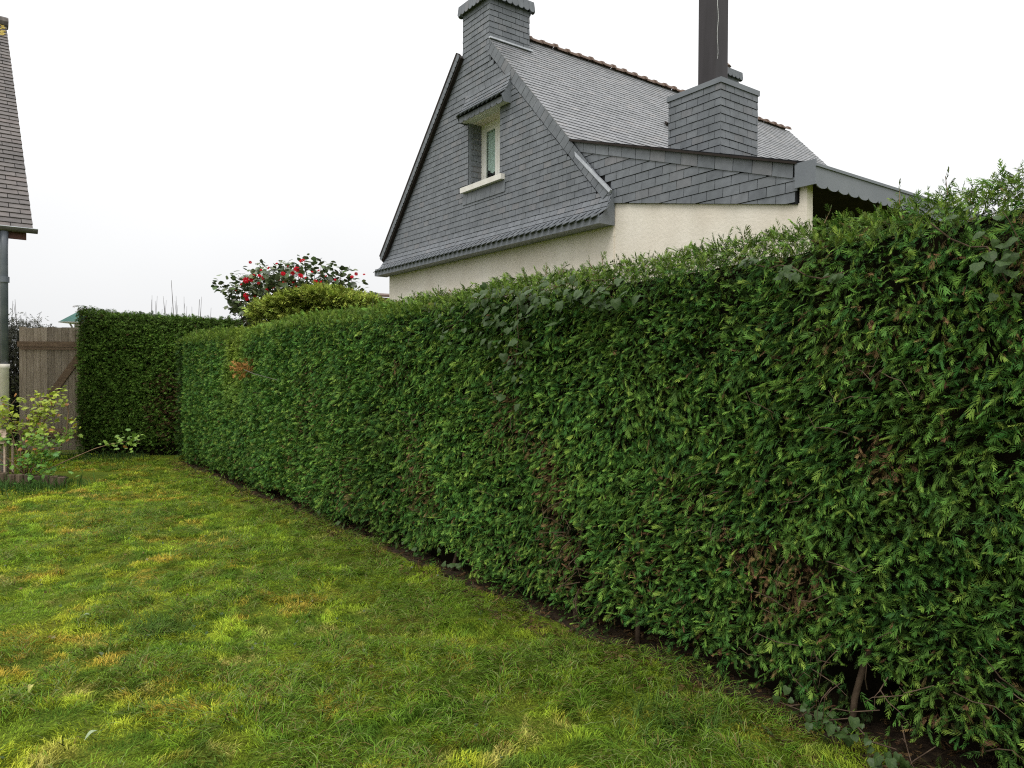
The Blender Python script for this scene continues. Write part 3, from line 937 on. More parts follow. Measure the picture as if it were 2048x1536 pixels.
T_NEAR = [spray_template(.080 + .055 * ((i * 37) % 11) / 10, 9 + (i * 5) % 7, .0050 + .0018 * (i % 3), .1 + .3 * ((i * 13) % 7) / 6, 19 + 5 * (i % 5), seed=i, reach=.19 + .19 * ((i * 7) % 5) / 4) for i in range(14)]
T_MID = [spray_template(.075 + .05 * ((i * 37) % 11) / 10, 6 + i % 4, .0072 + .0015 * (i % 3), .1 + .3 * ((i * 13) % 7) / 6, 20 + 5 * (i % 5), seed=20 + i, reach=.24 + .18 * ((i * 7) % 5) / 4) for i in range(10)]
T_FAR = [spray_template(.100, 5 + i % 2, .0115, .22, seed=40 + i) for i in range(4)]


def merge(parts):
    V, F, C, off = [], [], [], 0
    for v, f, c in parts:
        V.append(v); F.append(f + off); C.append(c); off += len(v)
    return np.concatenate(V), np.concatenate(F), np.concatenate(C)


def greens(n, base, var=.35):
    c = np.array(base)[None] * (1 + var * (rng.random((n, 1)) - .5) * 2)
    c[:, 0] *= 1 + .25 * (rng.random(n) - .5)
    return c


# long hedge: face runs from its far end to beside the camera
HF = np.array([-5.87, 12.69]); HD = np.array([.600, -.7999]); HN = np.array([-.7999, -.600])
HLEN, HT = 14.7, 0.95


def hedge_h(t):
    return 2.20 + .05 * (fbm(t * .55, 3.3, 2) - .5) * 2 + .05 * np.clip((3 - t) / 3, 0, 1) + .055 * np.clip((t - 8.3) / 1.2, 0, 1) - .16 * np.clip((.6 - t) / .6, 0, 1) ** 2 + .09 * np.clip((t - 11.6) / 1.2, 0, 1)


def hedge_off(t, z):
    """how far the clipped face stands out from its base line"""
    H = hedge_h(t)
    o = .07 * (fbm(t * 1.1, z * 1.1, 3) - .5) * 2 + .03 * (fbm(t * 4, z * 4 + 9, 2) - .5) * 2
    o = o - .05 * (z / H)                                        # slight batter
    o = o - .22 * np.clip((z - (H - .16)) / .16, 0, 1) ** 2      # rounded shoulder
    o = o - .07 * np.clip((.30 - z) / .30, 0, 1) ** 1.5 + .07 * np.clip((t - 10) / 2.5, 0, 1)          # foot drawn in
    o = o - .75 * np.clip((.45 - t) / .45, 0, 1) ** 2            # rounded far end
    return o


# hollows in the face (t, z, radius t, radius z)
def t_of(px, py, z=None):
    pass


HOLES = [(12.12, .26, .16, .14), (12.4, .10, .30, .12), (10.42, .38, .05, .28), (10.3, .62, .08, .09), (8.9, .12, .30, .10), (7.2, .10, .4, .10), (10.9, .08, .35, .10), (5.0, .08, .6, .08), (2.6, .08, .6, .09)]
BROWN = [(10.12, .70, .15, .36, .75), (10.3, .38, .20, .22, .6), (8.4, .62, .25, .25, .5), (8.3, 1.0, .2, .2, .35), (9.6, 1.25, .20, .22, .5), (10.0, 1.05, .12, .15, .5),
         (11.75, .62, .20, .16, .85), (11.55, .70, .16, .12, .7), (12.9, .62, .14, .10, .85), (13.2, .35, .30, .25, .4), (12.2, 1.22, .09, .11, .8), (12.15, 1.55, .06, .06, .7),
         (11.2, .95, .2, .12, .25), (7.0, .45, .3, .3, .35), (6.0, 1.3, .35, .4, .22), (9.66, 1.68, .11, .07, .8), (8.1, 1.62, .16, .05, .35), (12.95, 1.05, .1, .1, .5), (10.9, .55, .2, .2, .3), (5.6, .6, .4, .3, .2), (12.7, 1.95, .05, .04, .8)]


def in_ell(t, z, e):
    return ((t - e[0]) / e[2]) ** 2 + ((z - e[1]) / e[3]) ** 2


def face_points(t0, t1, dens):
    n = int((t1 - t0) * 2.25 * dens)
    t = rng.uniform(t0, t1, n); z = rng.uniform(.0, 1.0, n) * hedge_h(t)
    keep = np.ones(n, bool)
    for e in HOLES:
        keep &= ~((in_ell(t, z, e) < 1) & (rng.random(n) < .93))
    keep &= ~((z < .05 + .12 * vnoise(t * 3, 0)) & (rng.random(n) < .7))
    keep &= ~((rng.random(n) < .38 * np.clip((.55 - z) / .4, 0, 1) * (.4 + 1.2 * vnoise(t * 2.3, z * 2.3 + 3))))
    return t[keep], z[keep]


def face_batch(t0, t1, dens, tpl, size):
    t, z = face_points(t0, t1, dens)
    n = len(t)
    H = hedge_h(t)
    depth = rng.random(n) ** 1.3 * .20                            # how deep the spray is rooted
    o = hedge_off(t, z) - depth - .05
    pos = np.stack([HF[0] + HD[0] * t + HN[0] * o, HF[1] + HD[1] * t + HN[1] * o, z], 1)
    lean = fbm(t * 2.2, z * 2.2 + 31, 2) - .5
    a_side = rng.normal(0, .80, n) + lean * 2.0                   # left-right splay
    a_up = rng.normal(-.32, .62, n) + (fbm(t * 1.7 + 8, z * 1.7, 2) - .5) * 1.2
    a_up = a_up + 1.0 * np.clip((z - (H - .16)) / .16, 0, 1)      # shoots stand up along the top edge
    o_w = 1.0
    fwd = np.stack([HN[0] * o_w + HD[0] * a_side, HN[1] * o_w + HD[1] * a_side, a_up], 1)
    up = np.stack([HD[0] * rng.normal(0, .5, n) + HN[0] * .55, HD[1] * rng.normal(0, .5, n) + HN[1] * .55, np.full(n, .75)], 1) + rng.normal(0, .45, (n, 3))
    pal = np.array([[.034, .092, .018], [.070, .152, .025], [.130, .216, .034]])
    c = pal[rng.choice(3, n, p=[.36, .44, .20])] * (1 + .5 * (rng.random((n, 1)) - .5))
    c[:, 0] *= 1 + .35 * (rng.random(n) - .5)
    inner = np.clip((depth - .07) / .10, 0, 1)[:, None]           # old inner growth: browner, and darkened for the shade between sprays
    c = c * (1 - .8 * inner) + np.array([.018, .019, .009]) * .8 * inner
    patch = fbm(t * .8 + 3, z * .8, 3)
    c *= (1 + .9 * (patch - .5))[:, None]
    fine = fbm(t * 6 + 3, z * 6, 2)
    yel = np.clip(fine * 1.6 - .85, 0, 1) * .6
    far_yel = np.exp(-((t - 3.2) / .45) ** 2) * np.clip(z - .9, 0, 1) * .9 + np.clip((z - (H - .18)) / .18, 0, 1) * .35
    c = c * (1 - (yel * .5)[:, None]) + np.array([.15, .21, .028])[None] * (yel * .5)[:, None]
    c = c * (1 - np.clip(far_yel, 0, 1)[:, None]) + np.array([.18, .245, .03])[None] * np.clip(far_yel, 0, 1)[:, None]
    pb = np.full(n, .012) + .10 * np.clip(1 - z / .7, 0, 1) + .10 * np.clip(fbm(t * 1.9 + 50, z * 1.9, 3) - .60, 0, 1) * 4
    for e in BROWN:
        pb = np.maximum(pb, .8 * e[4] * np.clip(1.6 - in_ell(t, z, e), 0, 1) ** 1.3)
    br = rng.random(n) < pb
    bc = np.array([.095, .058, .026])[None] * (.5 + rng.random((n, 1)) * 1.1)
    bc[:, 1] *= .8 + .5 * rng.random(n)
    c[br] = bc[br] * 1.25
    sc = size * rng.uniform(.65, 1.25, n) * np.where(br, .8, 1)
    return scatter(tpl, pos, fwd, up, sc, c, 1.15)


def top_batch(t0, t1, dens, tpl, size):
    n = int((t1 - t0) * HT * dens)
    t = rng.uniform(t0, t1, n); q = rng.uniform(-.12, HT, n)
    z = hedge_h(t) - .06 - rng.random(n) * .08 - .10 * np.clip(-q / .12, 0, 1)
    pos = np.stack([HF[0] + HD[0] * t - HN[0] * (q + .10), HF[1] + HD[1] * t - HN[1] * (q + .10), z], 1)
    fwd = rng.normal(0, .55, (n, 3)); fwd[:, 2] = 1
    up = rng.normal(0, 1, (n, 3))
    c = greens(n, (.115, .180, .026), .55)
    return scatter(tpl, pos, fwd, up, size * rng.uniform(.5, 1.15, n), c)


def end_batch(n, tpl, size):
    """far end of the long hedge"""
    q = rng.uniform(0, HT, n); z = rng.uniform(.05, 2.2, n)
    o = rng.random(n) * .1
    rnd = .25 * (np.abs(q / HT - .5) * 2) ** 3
    pos = np.stack([HF[0] - HN[0] * q + HD[0] * (o + rnd), HF[1] - HN[1] * q + HD[1] * (o + rnd), z], 1)
    fwd = np.stack([-HD[0] + rng.normal(0, .5, n), -HD[1] + rng.normal(0, .5, n), rng.normal(-.2, .4, n)], 1)
    return scatter(tpl, pos, fwd, rng.normal(0, 1, (n, 3)) + np.array([0, 0, 1]), size * rng.uniform(.7, 1.2, n), greens(n, (.05, .10, .026)))


hedge = empty('conifer_hedge', (-1.4, 6.8, 0), 0)
tag(hedge, 'long clipped conifer hedge running from the camera back past the slate house', 'hedge')
hinv = Matrix.Translation((1.4, -6.8, 0))


def adopt(o, parent):
    """parent without moving"""
    o.parent = parent
    o.matrix_parent_inverse = Matrix.Translation(parent.location).inverted() if parent.rotation_euler.z == 0 else parent.matrix_basis.inverted()
    return o


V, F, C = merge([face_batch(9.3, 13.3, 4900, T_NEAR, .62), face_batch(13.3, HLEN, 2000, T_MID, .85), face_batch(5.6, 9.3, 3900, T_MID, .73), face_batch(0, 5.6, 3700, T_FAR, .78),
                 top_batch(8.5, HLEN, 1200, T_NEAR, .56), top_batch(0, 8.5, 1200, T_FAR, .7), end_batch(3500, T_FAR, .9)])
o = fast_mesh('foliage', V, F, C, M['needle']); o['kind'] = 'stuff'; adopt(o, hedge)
N_HEDGE = len(F)

# filler core: shade of the foliage gaps put into its near-black colour
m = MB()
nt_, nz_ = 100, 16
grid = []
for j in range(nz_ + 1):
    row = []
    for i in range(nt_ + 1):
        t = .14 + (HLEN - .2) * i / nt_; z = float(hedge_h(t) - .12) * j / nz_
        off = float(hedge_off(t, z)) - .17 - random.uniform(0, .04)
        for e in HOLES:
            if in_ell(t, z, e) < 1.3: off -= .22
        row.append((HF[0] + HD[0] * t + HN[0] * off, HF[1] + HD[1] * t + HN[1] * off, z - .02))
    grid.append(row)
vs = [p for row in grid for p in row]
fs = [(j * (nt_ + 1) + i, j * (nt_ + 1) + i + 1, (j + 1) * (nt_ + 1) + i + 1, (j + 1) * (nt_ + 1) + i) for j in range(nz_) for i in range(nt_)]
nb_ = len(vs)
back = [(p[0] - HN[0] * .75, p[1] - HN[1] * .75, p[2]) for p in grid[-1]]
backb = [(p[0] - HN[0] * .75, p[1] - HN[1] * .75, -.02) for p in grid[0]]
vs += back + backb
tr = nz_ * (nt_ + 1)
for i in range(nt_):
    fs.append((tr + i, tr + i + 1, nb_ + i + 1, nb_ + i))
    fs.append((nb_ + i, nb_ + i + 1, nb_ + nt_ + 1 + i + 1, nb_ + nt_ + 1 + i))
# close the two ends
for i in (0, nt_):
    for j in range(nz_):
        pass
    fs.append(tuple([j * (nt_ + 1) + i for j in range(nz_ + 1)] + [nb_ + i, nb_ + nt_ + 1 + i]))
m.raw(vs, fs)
adopt(m.build('gap_shade_core', M['core']), hedge)


def hp(t, z, out=0.0):
    """point on the hedge face"""
    o = float(hedge_off(t, z)) + out
    return Vector((HF[0] + HD[0] * t + HN[0] * o, HF[1] + HD[1] * t + HN[1] * o, z))


# stems that show in the hollows, and loose twigs over the face
for (t, lean_) in ((12.05, .1), (10.4, .12), (10.25, -.05), (8.8, .1), (7.3, .0), (10.8, -.1), (13.1, .1), (5.2, .05)):
    m = MB()
    b = hp(t, .0, -.12)
    pts = [b + Vector((HD[0] * lean_ * k * .25 + random.uniform(-.02, .02), HD[1] * lean_ * k * .25, .16 * k)) - Vector((HN[0], HN[1], 0)) * .02 * k for k in range(6)]
    m.tube(pts, [.016 - .0015 * k for k in range(6)], 7)
    adopt(m.build('stem', M['bark'], smooth=True), hedge)
m = MB()
for i in range(120):
    if i < 85:
        e = random.choice(BROWN[:13] + HOLES[:4] + [(12.15, .28, .45, .22, 1)] * 5)
        t, z = e[0] + random.uniform(-1, 1) * e[2] * 1.3, e[1] + random.uniform(-1, 1) * e[3] * 1.1
    else:
        t, z = random.uniform(4, 14), random.uniform(.1, 2.1)
    z = max(.06, z)
    p = hp(t, z, -.07); l = random.uniform(.08, .24)
    a = random.uniform(0, 2 * math.pi)
    dirv = Vector((HD[0] * math.cos(a), HD[1] * math.cos(a), math.sin(a) * .8))
    nn = Vector((HN[0], HN[1], 0))
    pts = [p, p + dirv * l * .4 + nn * .06, p + dirv * l * .75 + nn * .085 + Vector((0, 0, random.uniform(-.04, .03))), p + dirv * l + nn * .08 + Vector((0, 0, random.uniform(-.08, .03)))]
    m.tube(pts, [.0026, .0022, .0016, .0008], 4)
o = m.build('twigs', M['bark']); o['kind'] = 'stuff'; adopt(o, hedge)
# single shoots standing clear of the top edge
m = MB(); V_, F_, C_ = [], [], []
shoots_p, shoots_f = [], []
for t in list(np.linspace(9.0, 14.2, 46)) + list(np.linspace(1, 9, 26)):
    t = t + random.uniform(-.06, .06); q = random.uniform(.0, .5)
    h_ = float(hedge_h(t))
    base = Vector((HF[0] + HD[0] * t - HN[0] * (q + .05), HF[1] + HD[1] * t - HN[1] * (q + .05), h_ - .05))
    l = random.uniform(.03, .085)
    lean_ = Vector((random.uniform(-.5, .5), random.uniform(-.5, .5), 1)).normalized()
    m.tube([base, base + lean_ * l], [.002, .001], 4)
    for k in range(3):
        shoots_p.append(base + lean_ * l * (k + .3) / 3.2); shoots_f.append(lean_ + Vector((random.uniform(-1, 1), random.uniform(-1, 1), .2)))
o = m.build('top_twigs', M['twig']); o['kind'] = 'stuff'; adopt(o, hedge)
n = len(shoots_p)
V, F, C = scatter(T_MID, np.array([tuple(p) for p in shoots_p]), np.array([tuple(p) for p in shoots_f]), rng.normal(0, 1, (n, 3)), rng.uniform(.4, .8, n), greens(n, (.09, .13, .035)))
o = fast_mesh('top_shoots', V, F, C, M['needle']); o['kind'] = 'stuff'; adopt(o, hedge)

# far hedge across the end of the lawn
FX0, FX1, FY, FT = -8.12, -4.4, 13.62, 1.0
def far_h(x): return 2.70 - .055 * (x - FX0)
fh = empty('conifer_hedge', ((FX0 + FX1) / 2, FY, 0), 0)
tag(fh, 'square cut taller hedge block at the end of the lawn beside the wooden gate', 'hedge')
def fh_batch(n, which):
    r1, r2 = rng.random(n), rng.random(n)
    if which == 'front':
        x = FX0 + (FX1 - FX0) * r1; z = r2 * far_h(x)
        off = .06 * (fbm(x * 1.3, z * 1.3, 3) - .5) * 2 + .15 * np.clip((.35 - z) / .35, 0, 1) + rng.random(n) * .10 + .12 * np.clip((z - far_h(x) + .1) / .1, 0, 1) ** 2 + .12 * np.clip((FX0 + .1 - x) / .1, 0, 1) ** 2
        keep = ~((z < .22) & (rng.random(n) < .8)); x, z, off = x[keep], z[keep], off[keep]; n = len(x)
        pos = np.stack([x, FY + off, z], 1)
        fwd = np.stack([rng.normal(0, .7, n), np.full(n, -1.0), rng.normal(-.1, .55, n) + 1.2 * np.clip((z - far_h(x) + .15) / .15, 0, 1)], 1)
    elif which == 'side':
        y = FY + FT * r1; z = r2 * 2.8
        pos = np.stack([FX0 + rng.random(n) * .1 + .02, y, z], 1)
        fwd = np.stack([np.full(n, -1.0), rng.normal(0, .6, n), rng.normal(-.1, .5, n)], 1)
        x = pos[:, 0]
    else:
        x = FX0 + (FX1 - FX0) * r1; pos = np.stack([x, FY + .03 + FT * r2, far_h(x) - .05 - rng.random(n) * .06], 1); z = pos[:, 2]
        fwd = rng.normal(0, .5, (n, 3)); fwd[:, 2] = 1
    up = rng.normal(0, .7, (n, 3)) + np.array([0, -.5, .8])
    c = greens(n, (.088, .165, .026), .6) * (1 + .8 * (fbm(x * 1.1 + 70, z * 1.1, 3) - .5))[:, None]
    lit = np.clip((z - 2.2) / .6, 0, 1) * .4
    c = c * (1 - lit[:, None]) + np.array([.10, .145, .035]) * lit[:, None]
    cb = np.clip(1 - ((x + 6.4) / .55) ** 2 - ((z - .95) / .75) ** 2, 0, 1) * .45
    br = rng.random(n) < .015 + cb
    c[br] = np.array([.085, .05, .025]) * (.6 + rng.random((br.sum(), 1)) * .7)
    return scatter(T_FAR, pos, fwd, up, .9 * rng.uniform(.6, 1.25, n), c, .9)
V, F, C = merge([fh_batch(25000, 'front'), fh_batch(5000, 'side'), fh_batch(4500, 'top')])
o = fast_mesh('foliage', V, F, C, M['needle']); o['kind'] = 'stuff'; adopt(o, fh)
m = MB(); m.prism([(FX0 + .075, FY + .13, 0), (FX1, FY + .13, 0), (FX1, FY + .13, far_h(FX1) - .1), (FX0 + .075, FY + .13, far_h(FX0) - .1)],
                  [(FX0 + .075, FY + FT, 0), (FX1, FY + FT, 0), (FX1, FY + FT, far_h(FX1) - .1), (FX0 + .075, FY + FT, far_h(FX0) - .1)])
adopt(m.build('gap_shade_core', M['core']), fh)

# ------------------------------------------------------------------ ivy
def ivy_mesh(seed):
    r = random.Random(seed)
    m = MB()
    out = [(0, 0), (.30, -.10), (.52, .10), (.42, .33), (.38, .58), (.22, .70), (0, 1.0), (-.22, .70), (-.39, .57), (-.41, .33), (-.52, .12), (-.30, -.10)]
    out = [(x * r.uniform(.9, 1.1), y * r.uniform(.95, 1.05)) for x, y in out]
    ctr = (0, .35, .06)
    for i in range(1, len(out)):
        a, b = out[i], out[(i + 1) % len(out)]
        m.poly([ctr, (a[0], a[1], -.10 * abs(a[0]) - .05 * a[1] ** 2), (b[0], b[1], -.10 * abs(b[0]) - .05 * b[1] ** 2)])
    m.poly([ctr, (0, 0, 0), (out[1][0], out[1][1], -.03)])
    return m.mesh('ivy_leaf', M['ivy'])
IVY = [ivy_mesh(i) for i in range(3)]


def ivy(label, spots, n, size, trails, outv=.02):
    root = empty('ivy', tuple(hp(spots[0][0], max(0.0, spots[0][1]), 0)), 0)
    tag(root, label, 'ivy', 'ivy on the long hedge')
    m = MB()
    for tr_ in trails:
        m.tube([hp(t + (b_ - a_) * 0 , z + .02 * math.sin(t * 23), -.035 + .015 * math.sin(t * 31)) for (a_, b_) in [(0, 0)] for t, z in [(p_[0] + (q_[0] - p_[0]) * f_, p_[1] + (q_[1] - p_[1]) * f_) for p_, q_ in zip(tr_, tr_[1:]) for f_ in (0, .33, .67)]], .003, 5)
    adopt(m.build('vine', M['bark']), root)
    for i in range(n):
        e = random.choices(spots, weights=[s_[4] for s_ in spots])[0]
        for _ in range(20):
            dx, dz = random.gauss(0, .5), random.gauss(0, .5)
            if dx * dx + dz * dz < 1.2: break
        t, z = e[0] + dx * e[2], e[1] + dz * e[3]
        t = min(max(t, .3), HLEN - .05); z = max(.05, z)
        hmax = float(hedge_h(t)) + .03
        z = min(z, hmax)
        nrm = Vector((HN[0], HN[1], .75)).normalized()
        tip = Vector((HD[0] * random.gauss(0, .5), HD[1] * random.gauss(0, .5), -1)).normalized()
        nrm = (nrm + Vector((random.gauss(0, .33), random.gauss(0, .33), random.gauss(0, .33)))).normalized()
        y = (tip - nrm * tip.dot(nrm)).normalized(); x = y.cross(nrm)
        s_ = size * random.uniform(.4, 1.3)
        p = hp(t, z, random.uniform(-.03, .05) + outv)
        mw = Matrix(((x.x * s_, y.x * s_, nrm.x * s_, p.x), (x.y * s_, y.y * s_, nrm.y * s_, p.y), (x.z * s_, y.z * s_, nrm.z * s_, p.z), (0, 0, 0, 1)))
        o = link('ivy_leaf', random.choice(IVY), None)
        o.matrix_world = mw
        o.parent = root
        o.matrix_parent_inverse = Matrix.Translation(root.location).inverted()
    return root


ivy('dark broad ivy leaves spreading over the hedge top below the slate gable', [(9.8, 2.05, .75, .18, 3), (10.6, 2.03, .35, .15, 1.4), (9.7, 1.70, .45, .35, 1.2), (9.0, 1.95, .4, .2, .8)], 190, .058,
    [[(8.8, 1.9), (9.2, 2.05), (9.7, 2.12), (10.2, 2.1), (10.8, 2.13)], [(9.7, 2.1), (9.8, 1.8), (9.75, 1.5)]])
ivy('pale grey ivy leaves at the top of the hedge by the picture edge', [(12.66, 1.98, .08, .16, 3), (12.7, 1.82, .07, .10, 1), (12.5, 2.14, .12, .05, .6)], 20, .044,
    [[(12.4, 2.12), (12.6, 2.0), (12.7, 1.8)]])
ivy('small ivy trail with pale leaves along a red stem high on the hedge', [(11.62, 2.08, .10, .02, 2), (11.85, 2.0, .12, .03, 2), (12.05, 1.96, .08, .02, 1)], 26, .036,
    [[(11.5, 2.10), (11.7, 2.06), (11.9, 1.99), (12.15, 1.95)]])
ivy('broad dark ivy leaves in the hollow at the foot of the hedge', [(12.0, .13, .22, .10, 1), (12.3, .08, .3, .06, 1), (8.6, .12, .8, .08, .8), (6.5, .12, 1.0, .08, .6)], 60, .045,
    [[(11.8, .05), (12.1, .1), (12.4, .06)]])

# snapped branch hanging in the hedge face
bb = empty('broken_branch', tuple(hp(4.0, 1.6, 0)), 0)
tag(bb, 'snapped pale stick with a tuft of dead orange foliage caught in the hedge face', 'branch')
m = MB(); m.tube([hp(4.08, 1.59, .09), hp(4.6, 1.54, .10), hp(5.25, 1.47, .04)], [.004, .004, .003], 5)
adopt(m.build('stick', M['grey_twig']), bb)
n = 70
p0_ = hp(4.0, 1.60, .07)
pos = np.array(p0_)[None] + rng.normal(0, 1, (n, 3)) * np.array([.06, .05, .05])
V, F, C = scatter(T_FAR, pos, np.stack([rng.normal(-.5, .6, n), rng.normal(-.4, .5, n), rng.normal(.1, .6, n)], 1), rng.normal(0, 1, (n, 3)), rng.uniform(.6, 1.1, n), np.array([[.34, .17, .05]]) * (.6 + rng.random((n, 1)) * .7))
o = fast_mesh('dead_foliage', V, F, C, M['needle']); o['kind'] = 'stuff'; adopt(o, bb)

# ------------------------------------------------------------------ lawn
def in_lawn(x, y):
    """signed distance to the hedge foot line, positive on the lawn"""
    return (x - HF[0]) * HN[0] + (y - HF[1]) * HN[1]


def lawn_points(y0, y1, dens):
    xl = lambda y: -.78 * y - .7
    n = int((y1 - y0) * 6.5 * dens)
    y = rng.uniform(y0, y1, n); x = rng.uniform(xl(y1) , 2.2, n)
    n_eff = dens * (y1 - y0) * (2.2 - xl(y1))
    sel = rng.random(n) < n_eff / n if n_eff < n else np.ones(n, bool)
    if n_eff > n:
        k = int(n_eff - n); y = np.concatenate([y, rng.uniform(y0, y1, k)]); x = np.concatenate([x, rng.uniform(xl(y1), 2.2, k)]); sel = np.ones(len(x), bool)
    d = in_lawn(x, y)
    sel &= (x > xl(y)) & (d > -.10 + .16 * vnoise(x * 4, y * 4)) & (y < 13.75) & ~((x < -5.9) & (y > 9.95) & (y < 11.2))
    return x[sel], y[sel]


def lawn_colour(x, y, n):
    a = fbm(x * 1.5 + 9, y * 1.5 + 2, 3); b = fbm(x * 3.4 + 30, y * 3.4, 3); c_ = fbm(x * 2.2 + 60, y * 2.2 + 60, 3); e = fbm(x * 7 + 3, y * 7, 2)
    col_ = np.array([.335, .440, .038])[None] * np.ones((n, 1))
    def mixto(colr, w):
        nonlocal col_
        w = np.clip(w, 0, 1)[:, None]; col_ = col_ * (1 - w) + np.array(colr)[None] * w
    mixto((.455, .475, .042), np.minimum((a - .44) * 3.0, .7))                 # yellow moss
    mixto((.200, .340, .030), np.minimum((c_ - .52) * 5, .8))                # deeper green
    mixto((.46, .38, .13), np.minimum((b - .61) * 6, .75))                # dry straw
    mixto((.52, .345, .065), np.minimum((fbm(x * 3.6 + 90, y * 3.6 + 12, 3) - .57) * 6, .75))    # orange moss
    mixto((.075, .160, .020), np.minimum((e - .55) * 7, .85))
    d = in_lawn(x, y)
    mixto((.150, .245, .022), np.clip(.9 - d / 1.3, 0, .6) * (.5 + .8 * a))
    mixto((.26, .15, .055), np.clip(.5 - d / .35, 0, .5) * (b > .5))
    col_ *= (.6 + 1.2 * rng.random((n, 1)) ** 1.3)

    return col_


def blades(x, y, length, width, lie, colr, cheap=False):
    """bent grass blades, two segments; lie 0 upright .. 1 flat"""
    n = len(x)
    ang = 4 * math.pi * fbm(x * 1.9 + 11, y * 1.9 + 77, 2) + 3 * math.pi * vnoise(x * 8, y * 8 + 5) + rng.normal(0, .75, n)
    dx, dy = np.cos(ang), np.sin(ang)
    z0 = gz(x, y) - .004
    L = length * rng.uniform(.5, 1.3, n); w = width * rng.uniform(.7, 1.3, n)
    ln = np.clip(lie + rng.normal(0, .22, n), .05, 1.0)
    px, py = -dy * w / 2, dx * w / 2
    hm, hr = L * .55 * (1 - ln * .75), L * .5 * ln
    tm, trr = L * (1 - ln) * .9 + .004, L * (.25 + .8 * ln)
    base = np.stack([x, y, z0], 1)
    off = rng.uniform(0, .018, n) * (ln > .6)
    base[:, 2] += off
    v = np.empty((n, 5, 3))
    v[:, 0] = base + np.stack([px, py, 0 * px], 1); v[:, 1] = base - np.stack([px, py, 0 * px], 1)
    midp = base + np.stack([dx * hr, dy * hr, hm], 1)
    v[:, 2] = midp - np.stack([px, py, 0 * px], 1) * .85; v[:, 3] = midp + np.stack([px, py, 0 * px], 1) * .85
    v[:, 4] = base + np.stack([dx * trr, dy * trr, tm], 1)
    if cheap:                                # one slim triangle where a blade is a pixel wide
        v3 = v[:, [0, 1, 4]].copy(); v3[:, 2, 2] = np.maximum(v3[:, 2, 2], v[:, 2, 2])
        f = np.array([[0, 1, 2]])[None] + (np.arange(n) * 3)[:, None, None]
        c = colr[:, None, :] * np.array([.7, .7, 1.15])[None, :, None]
        return v3.reshape(-1, 3), f.reshape(-1, 3), c.reshape(-1, 3)
    f = np.array([[0, 1, 2], [0, 2, 3], [3, 2, 4]])[None] + (np.arange(n) * 5)[:, None, None]
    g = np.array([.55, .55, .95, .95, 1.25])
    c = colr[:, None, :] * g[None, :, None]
    return v.reshape(-1, 3), f.reshape(-1, 3), c.reshape(-1, 3)


parts = []
for (y0, y1, dens, L_, w_) in ((2.2, 4.2, 14000, .040, .0036), (4.2, 6.2, 9000, .042, .0048), (6.2, 9, 5200, .045, .0068), (9, 13.8, 3000, .05, .010)):
    x, y = lawn_points(y0, y1, dens)
    n = len(x)
    clump = np.clip((fbm(x * 6.5, y * 6.5 + 40, 2) - .36) * 2.6, 0, 1.4)
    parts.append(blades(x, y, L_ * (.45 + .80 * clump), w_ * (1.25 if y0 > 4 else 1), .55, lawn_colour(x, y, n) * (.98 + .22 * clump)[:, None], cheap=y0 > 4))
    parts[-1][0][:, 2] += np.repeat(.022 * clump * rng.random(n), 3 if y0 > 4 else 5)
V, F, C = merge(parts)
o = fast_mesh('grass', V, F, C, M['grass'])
tag(o, 'short mown yellow green lawn grass with mossy dry patches', 'grass', kind='stuff')
N_GRASS = len(F)

# clippings left lying in clumps after mowing
parts = []
for (y0, y1, dens, L_, w_) in ((2.2, 5.0, 5200, .075, .0034), (5.0, 8.5, 3000, .08, .0055), (8.5, 13, 800, .09, .009)):
    x, y = lawn_points(y0, y1, dens)
    cl_ = .5 * fbm(x * 1.6 + 200, y * 1.6 + 4, 2) + .5 * fbm(x * 5.2 + 20, y * 5.2 + 4, 2) + .10 * np.clip(1 - in_lawn(x, y) / 1.5, 0, 1)
    keep = rng.random(len(x)) < np.clip((cl_ - .47) * 9, .07, 1)
    x, y, cl_ = x[keep], y[keep], cl_[keep]
    n = len(x)
    c = greens(n, (.145, .255, .028), .95)
    pale = rng.random(n) < .14; c[pale] = np.array([.30, .36, .12]) * (.7 + rng.random((pale.sum(), 1)) * .6)
    tan = rng.random(n) < .10; c[tan] = np.array([.28, .20, .07]) * (.6 + rng.random((tan.sum(), 1)) * .7)
    v, f, cc = blades(x, y, L_, w_, .93, c, cheap=y0 > 4.9)
    v[:, 2] += np.repeat(.012 + .06 * np.clip(cl_ - .47, 0, 1) * 4 * rng.random(n) + .012, 3 if y0 > 4.9 else 5)
    parts.append((v, f, cc))
V, F, C = merge(parts)
o = fast_mesh('grass_clippings', V, F, C, M['grass'])
tag(o, 'dark green grass clippings lying in clumps over the lawn', 'clippings', kind='stuff')

# bare soil under the drip line of the long hedge, with dead needles
m = MB(); vs = []; nn_s = 120
for i in range(nn_s + 1):
    t = .1 + (HLEN - .2) * i / nn_s
    w0 = -.10 + .12 * float(fbm(t * 2.3, 7.7, 3)) + .03 * math.sin(t * 9.1) + .05 * min(1, max(0, (t - 10) / 2.5))
    for o_ in (w0, w0 * .4 - .05, -.25, -.55):
        x_, y_ = HF[0] + HD[0] * t + HN[0] * o_, HF[1] + HD[1] * t + HN[1] * o_
        vs.append((x_, y_, float(gz(x_, y_)) + (.004 if o_ == w0 else .012)))
m.raw(vs, [(i * 4 + k, i * 4 + k + 1, (i + 1) * 4 + k + 1, (i + 1) * 4 + k) for i in range(nn_s) for k in range(3)])
o = m.build('soil_strip', noisy('bare_soil', (.018, .013, .009), (.055, .038, .024), 25, .95, .1, .9, 50), smooth=True)
tag(o, 'dark bare soil along the foot of the long hedge', kind='structure')
n = 5200
t = rng.uniform(.2, HLEN, n); o_ = rng.uniform(-.3, .26, n) - .08 * rng.random(n)
